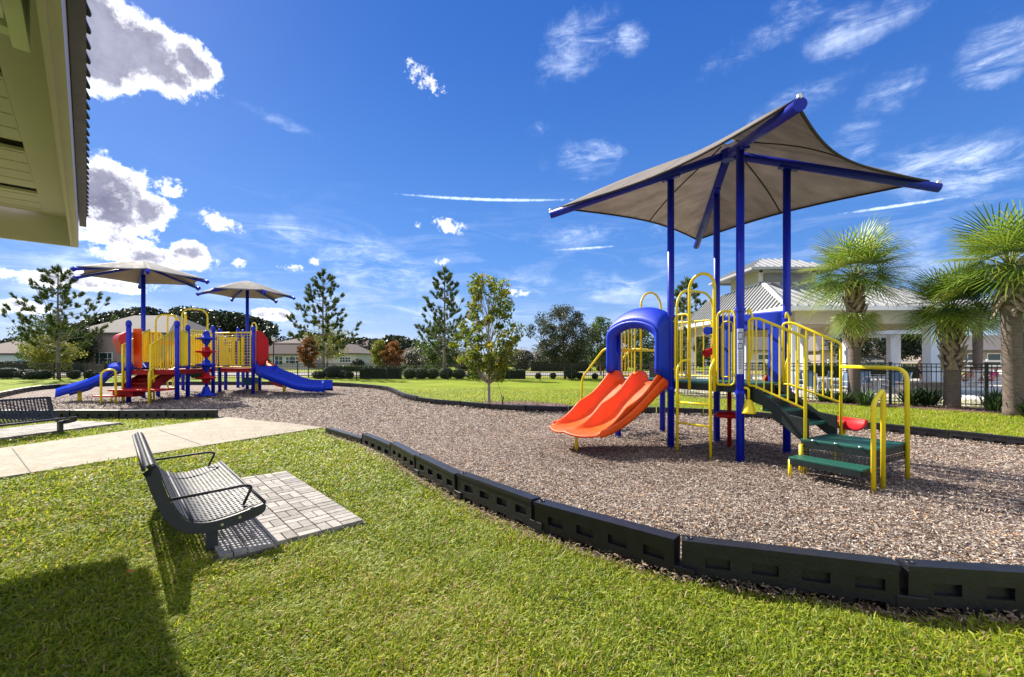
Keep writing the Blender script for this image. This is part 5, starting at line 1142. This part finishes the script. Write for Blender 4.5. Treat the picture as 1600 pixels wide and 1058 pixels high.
house('house', 'two-storey pale house with hipped grey-brown roof right behind the street lamp', X(432,78), X(489,78), 78, 86, 4.4, 5.9, 'stucco2', 'shingle2', ridge='x', hip=1.0)
house('house', 'single-storey wing with small windows below the house behind the street lamp', X(405,74), X(484,74), 74, 77.2, 2.55, 4.1, 'stucco2', 'shingle2', [(X(436,74),1.5,1.2,1.3),(X(452,74),1.5,1.0,1.0),(X(462,74),1.5,1.0,1.0),(X(475,74),1.6,.8,.8)], ridge='x', hip=.9)
house('house', 'single-storey house with dark brown hipped roof right of the bushy pine', X(507,76), X(556,76), 76, 86, 2.7, 4.4, 'stucco2', 'shingle2', [(X(535,76),1.6,.8,.8),(X(544,76),1.6,.8,.8)], ridge='y', hip=1.0)
house('house', 'far pale house with brown hipped roof against the distant woods', X(546,108), X(594,108), 108, 116, 4.9, 6.6, 'stucco2', 'shingle2', [(X(565,108),3.4,1.0,1.0)], ridge='x', hip=1.0)
house('house', 'dark-roofed house seen behind the dark tree under the pavilion roof', 42, 53, 62, 72, 2.9, 5.3, 'stucco', 'shingle', [(45.5,1.5,2.6,1.5),(49.5,1.5,2.6,1.5)], ridge='x', hip=.5)
house('house', 'pale-walled house with grey gable seen just right of the leftmost palm trunk', 45, 51.5, 76, 84, 4.6, 6.6, 'stucco2', 'shingle', [(48,3.9,.9,.9)], ridge='x', hip=.4)
house('house', 'house with long dark porch openings seen between the palms on the right', 58, 74, 62, 72, 2.9, 5.2, 'stucco', 'shingle', [(62,1.5,3.4,1.7),(66.5,1.5,3.4,1.7),(71,1.5,2.4,1.7)], ridge='x', hip=.5)
house('house', 'far house with grey roof at the left side of the pavilion view', 33, 41, 66, 74, 3.0, 5.4, 'stucco2', 'shingle', [(36.5,1.6,1.6,1.4)], ridge='x', hip=.5)
# ================= PAVILION =================
M['metalroof'] = mat('metal_roof', (0.33,0.335,0.345), .5, metal=0.1, var=.06, vscale=2)
M['cream'] = mat('cream_paint', (0.52,0.47,0.33), .7, var=.05, vscale=1.0)
M['whitecol'] = mat('white_column', (0.60,0.64,0.72), .6, var=.04)
pvl = thing('pavilion', 'white pool pavilion with ribbed metal roof and a small cupola', 'pavilion', (18,22,0))
x0, x1, y0, y1, ze = 13.25, 24.0, 22.0, 37.0, 4.13
tx0, tx1, ty0, ty1, tz = 14.9, 20.9, 27.0, 34.0, 6.04
v = [(x0,y0,ze),(x1,y0,ze),(x1,y1,ze),(x0,y1,ze),(tx0,ty0,tz),(tx1,ty0,tz-.25),(tx1,ty1,tz-.25),(tx0,ty1,tz)]
m_ = MB(); m_.add(v, [(0,1,5,4),(1,2,6,5),(2,3,7,6),(3,0,4,7),(4,5,6,7)])
def ribs(A, B, C, D, n, wd=.05, ht=.06):
    """A-B eave, D-C top"""
    A, B, C, D = map(Vector, (A,B,C,D))
    for i in range(n+1):
        t = i/n; a = A.lerp(B, t)
        # run straight up the slope: perpendicular to the eave
        e = (B-A).normalized(); s_ = D-A; s_ = s_-e*s_.dot(e); lenf = 1.0
        # clip at hips
        xa = (a-A).dot(e); L = (B-A).length; dx0 = (D-A).dot(e); dx1 = L-(C-A).dot(e)
        if dx0 > 0 and xa < dx0: lenf = min(lenf, xa/dx0)
        if dx1 > 0 and L-xa < dx1: lenf = min(lenf, (L-xa)/dx1)
        if lenf < .04: continue
        off = Vector((0,0,ht*.5)); m_.bar(a+off, a+s_*lenf+off, wd, ht)
ribs(v[0], v[1], v[5], v[4], 20, .07, .10); ribs(v[3], v[0], v[4], v[7], 34, .07, .10)
rf = m_.build('roof', M['metalroof'], pvl)
m_ = MB(); m_.tube([Vector(v[0])+Vector((0,0,.03)), Vector(v[4])+Vector((0,0,.03))], .13, 6); m_.build('ridge_cap', M['white'], rf)
m_ = MB(); zf = ze-.10
for a, b in ((v[0],v[1]),(v[0],v[3]),(v[1],v[2]),(v[2],v[3])): m_.bar((a[0],a[1],zf), (b[0],b[1],zf), .08, .20)
m_.build('fascia', M['white'], pvl)
m_ = MB(); m_.add([(x0+.05,y0+.05,ze-.19),(x1-.05,y0+.05,ze-.19),(x1-.05,y1-.05,ze-.19),(x0+.05,y1-.05,ze-.19)], [(3,2,1,0)]); m_.build('ceiling', M['cream'], pvl)
m_ = MB()
for a, b in (((x0+.9,y0+.9),(x1-.9,y0+.9)),((x0+.9,y0+.9),(x0+.9,y1-.9)),((x0+.9,y1-.9),(x1-.9,y1-.9)),((x1-.9,y0+.9),(x1-.9,y1-.9))): m_.bar((*a,ze-.19-.30), (*b,ze-.19-.30), .30, .60)
m_.build('beam', M['cream'], pvl)
for (cx, cy, s_) in ((14.2,22.95,.42),(21.15,22.95,.5),(14.2,29.5,.42),(14.2,36,.42),(18.6,36,.4),(23.1,36,.4)):
    m_ = MB(); m_.box((cx,cy,1.7), (s_,s_,3.4)); m_.box((cx,cy,.15), (s_*1.25,s_*1.25,.3)); m_.box((cx,cy,3.25), (s_*1.2,s_*1.2,.14)); m_.build('column', M['whitecol'], pvl)
sh_ = thing('shelter', 'small flat white shelter standing behind the pavilion', 'shelter', (26.8,30.5,0))
m_ = MB(); m_.box((27.4,33.2,3.62), (6.0,5.4,.16)); m_.build('roof', M['metalroof'], sh_, bevel=.01)
for yy in (30.62, 35.78): m_ = MB(); m_.box((27.4,yy,3.40), (5.9,.16,.26)); m_.build('beam', M['whitecol'], sh_)
for cx, cy in ((26.0,31.2),(29.9,31.2),(26.0,35.4),(29.9,35.4)):
    m_ = MB(); m_.box((cx,cy,1.75), (.38,.38,3.5)); m_.box((cx,cy,.15), (.50,.50,.3)); m_.build('column', M['whitecol'], sh_)
# cupola
m_ = MB(); m_.box((16.6,29.3,6.48), (3.3,3.6,1.0)); cu = m_.build('cupola', M['cream'], pvl)
m_ = MB()
for xx in (15.0,18.2): m_.box((xx,27.46,6.5), (.22,.08,.9))
m_.box((16.6,27.46,6.12), (3.4,.08,.16)); m_.box((16.6,27.46,6.88), (3.4,.08,.16)); m_.box((14.93,29.3,6.12),(.06,3.6,.16)); m_.build('trim', M['white'], cu)
m_ = MB(); m_.box((16.6,27.48,6.5), (2.7,.05,.5)); m_.build('louvre', mat('louvre', (.30,.30,.31), .6), cu)
m_ = MB(); A_ = [(14.0,26.5,6.93),(19.0,26.5,6.93),(19.0,32.3,6.93),(14.0,32.3,6.93)]; B_ = [(15.7,28.6,7.85),(17.4,28.6,7.85),(17.4,30.2,7.85),(15.7,30.2,7.85)]
m_.add(A_+B_, [(0,1,5,4),(1,2,6,5),(2,3,7,6),(3,0,4,7),(4,5,6,7),(3,2,1,0)]); ribs(A_[0],A_[1],B_[1],B_[0],12); ribs(A_[3],A_[0],B_[0],B_[3],14)
for a, b in zip(A_, A_[1:]+A_[:1]): m_.bar((a[0],a[1],6.87),(b[0],b[1],6.87), .1, .14)
m_.build('cupola_roof', M['metalroof'], cu)
# ================= POOL FURNITURE =================
M['sling'] = mat('blue_sling', (0.10,0.17,0.28), .7, var=.1)
M['tabletop'] = mat('table_top', (0.45,0.47,0.52), .4)
def chair():
    t = thing('patio_chair', 'x', 'chair', (0,0,0), 'white framed patio chairs under the pavilion'); 
    for s_ in (-1,1):
        m_ = MB(); y = .26*s_; m_.tube(fillet([(.28,y,0),(.24,y,.62),(-.22,y,.62),(-.30,y,0)], .07, 3), .018, 6); m_.tube([(-.22,y,.40),(-.34,y,.95)], .018, 6); m_.tube([(.25,y,.42),(-.24,y,.38)], .018, 6); m_.build('frame', M['white'], t)
    m_ = MB(); m_.box((0,0,.41), (.46,.50,.02)); m_.build('seat', M['sling'], t); m_ = MB(); m_.bar((-.23,0,.42), (-.34,0,.94), .50, .02); m_.build('backrest', M['sling'], t); return t
ch0 = chair(); used = False
def table(label, x, y):
    t = thing('patio_table', label, 'table', (x,y,0), 'round patio tables'); m_ = MB(); m_.lathe((x,y,.70), [(.60,0),(.62,.015),(.60,.03)], 24); m_.build('table_top', M['tabletop'], t)
    m_ = MB(); m_.lathe((x,y,0), [(.28,0),(.26,.04),(.05,.10),(.04,.70)], 12); m_.build('pedestal', M['white'], t)
tabs = [(13.6,19.6,'table nearest the leftmost pavilion column'),(17.2,21.4,'table just right of the leftmost palm'),(16.0,25.0,'table deepest under the pavilion roof'),(19.8,24.6,'table left of the thick white column')]
ci = 0
for i, (x, y, lab) in enumerate(tabs):
    table('round patio '+lab, x, y)
    for k in range(4):
        a = k*pi/2+.4+i; o = ch0 if not used else copy_tree(ch0); used = True
        o.location = (x+.95*cos(a), y+.95*sin(a), 0); o.rotation_euler = (0,0,a+pi+R.uniform(-.3,.3))
        o['label'] = f'white patio chair {["on the right of","behind","on the left of","in front of"][int(((a % (2*pi))+pi/4)//(pi/2)) % 4]} the {lab}'; ci += 1
def lounger(label, x, y, rz, back=.75):
    t = thing('sun_lounger', label, 'sun lounger', (0,0,0), 'white sun loungers by the pool'); m_ = MB()
    for s_ in (-1,1): m_.tube([(-1.0,.32*s_,.32),(1.0,.32*s_,.32)], .022, 6)
    m_.build('frame', M['white'], t)
    for sx in (-.8,.8):
        for s_ in (-1,1): m_ = MB(); m_.tube([(sx,.32*s_,.32),(sx*1.08,.32*s_,0)], .02, 6); m_.build('leg', M['white'], t)
    m_ = MB(); m_.box((.32,0,.335), (1.35,.62,.02)); m_.build('seat', M['white'], t); m_ = MB(); m_.bar((-.36,0,.34), (-.95,0,.34+back*.8), .60, .02); m_.build('backrest', M['white'], t)
    t.location = (x,y,0); t.rotation_euler = (0,0,rz)
for i, (x, y) in enumerate([(23.0,25.2),(24.9,25.0),(26.5,25.2),(28.6,25.1)]):
    lounger('white sun lounger on the far side of the pool, ' + ['just right of the short palm','under the person in teal swimwear','under the person in pink','at the right frame edge'][i], x, y, radians(190+4*i))
# low stone planter wall by the column
m_ = MB(); m_.box((17.1,19.0,.27), (1.6,.5,.54)); m_.box((17.1,19.0,.57), (1.75,.62,.06)); tag(m_.build('stone_wall', mat('dark_stone', (.10,.09,.08), .9, var=.5, vscale=4, bump=.6, bscale=8), bevel=.02), 'low dark stone wall with a pale cap behind the pool fence', 'wall')
# ================= PEOPLE =================
SK = mat('skin', (0.50,0.26,0.17), .55, var=.06, vscale=6)
def body(joints, edges, root_i, parent, m_):
    me = bpy.data.meshes.new('body'); me.from_pydata([j[0] for j in joints], edges, []); o = bpy.data.objects.new('body', me); col.objects.link(o); o.parent = parent
    md = o.modifiers.new('skin', 'SKIN'); sv = me.skin_vertices[0].data
    for i, j in enumerate(joints): sv[i].radius = (j[1], j[1]*(j[2] if len(j) > 2 else 1)); sv[i].use_root = (i == root_i)
    s2 = o.modifiers.new('sub', 'SUBSURF'); s2.levels = 2; s2.render_levels = 2; me.materials.append(m_); return o
def hand(J, E, w_i, d, s_):
    """palm, four fingers of different length and a thumb grown from the wrist"""
    w_ = Vector(J[w_i][0]); d = Vector(d).normalized(); sd_ = d.cross(Vector((0,0,1))); sd_ = sd_.normalized() if sd_.length > .1 else Vector((1,0,0)); 
    p = len(J); J.append((tuple(w_+d*.055), .028)); E.append((w_i, p))
    for k, L in enumerate((.075,.085,.08,.06)):
        b_ = w_+d*.085+sd_*(.028-.019*k); q = len(J); J.append((tuple(b_), .010)); E.append((p, q)); J.append((tuple(b_+d*L+Vector((0,0,-.02))), .007)); E.append((q, q+1))
    q = len(J); J.append((tuple(w_+d*.04+sd_*.045*s_), .010)); E.append((p, q)); J.append((tuple(w_+d*.085+sd_*.06*s_), .008)); E.append((q, q+1))
def head_parts(t, c, fwd, hair):
    """face features and hair on a head centred at c"""
    c = Vector(c); f = Vector(fwd).normalized(); s_ = f.cross(Vector((0,0,1))).normalized(); u = s_.cross(f)
    m_ = MB(); m_.grid(lambda i, j: tuple(c+u*.02-f*.012+(s_*cos(2*pi*i)*sin(pi*j*.62)*.088+f*sin(2*pi*i)*sin(pi*j*.62)*.10+u*cos(pi*j*.62)*.125)), 16, 8); m_.build('hair', hair, t)
    m_ = MB()
    for k in (-1,1): m_.lathe(tuple(c+f*.088+s_*.032*k+u*.004), [(.009,-.006),(.012,0),(.009,.006)], 8)
    m_.build('eyes', M['fence'], t)
    m_ = MB(); m_.add([c+f*.092+u*.01, c+f*.115-u*.03, c+f*.090-u*.036+s_*.016, c+f*.090-u*.036-s_*.016], [(0,2,1),(0,1,3),(1,2,3)]); m_.bar(c+f*.094-u*.062-s_*.024, c+f*.094-u*.062+s_*.024, .01, .008)
    for k in (-1,1): m_.lathe(tuple(c+s_*.082*k-u*.025), [(.010,0),(.018,.02),(.014,.05)], 8)
    m_.build('face', SK, t)
def skeleton(hip, chest, neck, head, sh, el_, wr, hd, kn, an, toe):
    J = [(hip,.125,.8),(tuple((Vector(hip)+Vector(chest))/2),.115,.8),(chest,.14,.75),(neck,.058),(tuple((Vector(neck)+Vector(head))/2+Vector((0,0,0))),.062),(head,.092),(tuple(Vector(head)+(Vector(head)-Vector(neck)).normalized()*.075),.06)]; E = [(0,1),(1,2),(2,3),(3,4),(4,5),(5,6)]
    for k in (0,1):
        a = len(J); J += [(sh[k],.062),(el_[k],.042),(wr[k],.027)]; E += [(2,a),(a,a+1),(a+1,a+2)]; hand(J, E, a+2, Vector(wr[k])-Vector(el_[k]), 1 if k else -1)
        a = len(J); h_ = tuple(Vector(hip)+Vector(hd[k])); J += [(h_,.095),(kn[k],.060),(an[k],.036),(toe[k],.030)]; E += [(0,a),(a,a+1),(a+1,a+2),(a+2,a+3)]
    return J, E
hairb = mat('brown_hair', (.05,.03,.02), .7); hairg = mat('blonde_hair', (.30,.22,.12), .7)
def garment(t, name, pts, rs, m_): b_ = MB(); b_.tube(pts, rs, 18); return b_.build(name, m_, t, sub=1)
# standing man by the column
px_, py_ = 17.9*28/20, 28.0; px_ = X(1441, 28)
t = thing('person', 'shirtless person in dark shorts standing by the thick white pavilion column', 'person', (px_, py_, 0))
J, E = skeleton((0,0,.93),(0,0,1.30),(0,.0,1.50),(.0,-.02,1.64), [(-.20,0,1.40),(.20,0,1.40)], [(-.27,.03,1.12),(.28,-.02,1.13)], [(-.24,-.12,.93),(.24,-.14,.98)], [(-.09,0,-.04),(.09,0,-.04)], [(-.11,-.02,.49),(.12,-.06,.49)], [(-.12,.03,.08),(.14,.0,.08)], [(-.14,-.14,.03),(.17,-.17,.03)])
body(J, E, 0, t, SK); P_ = lambda v_: Vector((px_,py_,0))+Vector(v_)
garment(t, 'shorts', [P_((0,0,z)) for z in (1.02,.95,.82,.62)], [.15,.165,.185,.20], mat('dark_shorts', (.015,.018,.03), .8)); head_parts(t, P_((0,-.02,1.65)), (0,-1,0), hairb)
def recliner(label, x, y, rz, suit, hair, top=False):
    t = thing('person', label, 'person', (0,0,0))
    J, E = skeleton((0,0,.46),(-.28,0,.70),(-.42,0,.86),(-.50,0,.99), [(-.30,-.18,.78),(-.30,.18,.78)], [(-.10,-.27,.60),(-.14,.28,.62)], [(.10,-.20,.52),(.08,.22,.54)], [(.03,-.10,0),(.03,.10,0)], [(.40,-.12,.82),(.42,.13,.52)], [(.70,-.12,.42),(.85,.13,.40)], [(.82,-.13,.40),(.90,.14,.50)])
    body(J, E, 0, t, SK); V_ = Vector
    garment(t, 'swimwear', [V_((-.09,0,.53)), V_((0,0,.46)), V_((.10,0,.50))], [.135,.165,.155], suit)
    if top: garment(t, 'top', [V_((-.16,0,.60)), V_((-.26,0,.69)), V_((-.36,0,.78))], [.145,.168,.13], top)
    head_parts(t, V_((-.50,0,1.0)), (.8,0,.3), hair); t.location = (x,y,0); t.rotation_euler = (0,0,rz)
pink = mat('pink_fabric', (.75,.04,.32), .8); teal = mat('teal_fabric', (.01,.28,.32), .8)
recliner('person in teal swimwear lying back on a lounger beyond the pool, knee raised', 24.9, 25.0, radians(194), teal, hairb)
recliner('person in a bright pink top lying back on a lounger beyond the pool', 26.5, 25.2, radians(198), pink, hairg, pink)
# ================= BUILDING CORNER, upper left =================
M['soffit'] = mat('soffit_cream', (0.56,0.51,0.60), .8, var=.05, vscale=1.0, bump=.05)
M['fasc'] = mat('fascia_cream', (0.58,0.53,0.60), .75, var=.05)
M['roofdark'] = mat('dark_metal_roof', (0.09,0.085,0.09), .4, metal=.4, var=.2)
bc = thing('building_corner', 'cream eave corner with dark corrugated roof edge, hanging in at the upper left', 'building', (-5.6,6.05,0))
ev = Vector((-.6828,.7306,0)); e_in = Vector((-.7306,-.6828,0)); K0 = Vector((-5.64,6.04,0))+e_in*.08   # ev runs away along the eave; e_in goes under the roof
zb = 2.98
def bp(s_, q, z): p = K0-ev*s_+e_in*q; return Vector((p.x,p.y,z))      # s: towards the camera, q: inwards
Ls = 9.5; so_ = zb+.36
m_ = MB(); m_.prism([bp(0,0,zb), bp(Ls,0,zb), bp(Ls,0,zb+.42), bp(0,0,zb+.42)], e_in*.05); m_.prism([bp(0,.05,zb), bp(0,9,zb), bp(0,9,zb+.42), bp(0,.05,zb+.42)], -ev*.05); m_.build('fascia', M['fasc'], bc)
m_ = MB(); m_.prism([bp(.05,.05,zb-.012), bp(Ls,.05,zb-.012), bp(Ls,.075,zb-.012), bp(.05,.075,zb-.012)], (0,0,.30)); m_.build('fascia_trim', M['fasc'], bc)
sm = MB(); sm.prism([bp(.05,.075,so_), bp(Ls,.075,so_), bp(Ls,.32,so_), bp(.05,.32,so_)], (0,0,.03)); cuts = [.12,1.0,1.2,2.4,2.64,3.85,4.1,Ls]
for a, b in zip(cuts[0::2], cuts[1::2]): sm.prism([bp(a,.32,so_), bp(b,.32,so_), bp(b,9,so_), bp(a,9,so_)], (0,0,.03))
sf = sm.build('soffit', M['soffit'], bc, bevel=.004)
m_ = MB()
for k in range(30):
    s_ = .3+k*.29
    if not any(a-.05 < s_ < b+.05 for a, b in ((1.0,1.2),(2.4,2.64),(3.85,4.1))) and s_ < Ls-.1: m_.prism([bp(s_,.33,so_-.006), bp(s_+.022,.33,so_-.006), bp(s_+.022,9,so_-.006), bp(s_,9,so_-.006)], (0,0,.01))
m_.build('soffit_bead', M['fasc'], sf)
m_ = MB(); m_.prism([bp(.05,.32,so_+.11), bp(Ls,.32,so_+.11), bp(Ls,9,so_+.11), bp(.05,9,so_+.11)], (0,0,.03)); m_.build('soffit_board', M['soffit'], sf)
m_ = MB(); m_.prism([bp(4.95,.13,zb+.06), bp(Ls,.13,zb+.06), bp(Ls,.19,zb+.06), bp(4.95,.19,zb+.06)], (0,0,.29)); m_.prism([bp(4.97,.19,zb+.10), bp(5.05,.19,zb+.10), bp(5.05,9,zb+.10), bp(4.97,9,zb+.10)], (0,0,.25)); m_.prism([bp(5.28,.19,zb+.02), bp(5.9,.19,zb+.02), bp(5.9,9,zb+.02), bp(5.28,9,zb+.02)], (0,0,.32)); m_.build('porch_beam', M['white'], bc)
m_ = MB()
def rsheet(i, j): s_ = -.10+(Ls+.10)*i; q = -.08+9*j+(.016*sin(i*2*pi*52) if j < .01 else 0); return bp(s_, q, zb+.45+.024*sin(i*2*pi*52)+.20*max(0,q+.08))
m_.grid(rsheet, 52*8, 2, smooth=False); r0 = m_.build('roof_sheet', M['roofdark'], bc, solid=.014)
m_ = MB()
for k in range(52): m_.box(tuple(bp(-.10+(Ls+.1)*(k+.5)/52, -.040, zb+.37)), (.1847,.070,.13), rz=atan2(ev.y,ev.x))
m_.build('drip_edge', M['roofdark'], bc)
# ================= SMALL THINGS =================
lf = MB(); p = G(202,909); lf.add([(p.x-.03,p.y,.07),(p.x,p.y-.012,.075),(p.x+.035,p.y,.07),(p.x,p.y+.014,.078)], [(0,1,2,3)]); tag(lf.build('fallen_leaf', mat('orange_leaf', (.55,.13,.03), .7)), 'single orange leaf lying in the shaded grass, lower left', 'leaf')
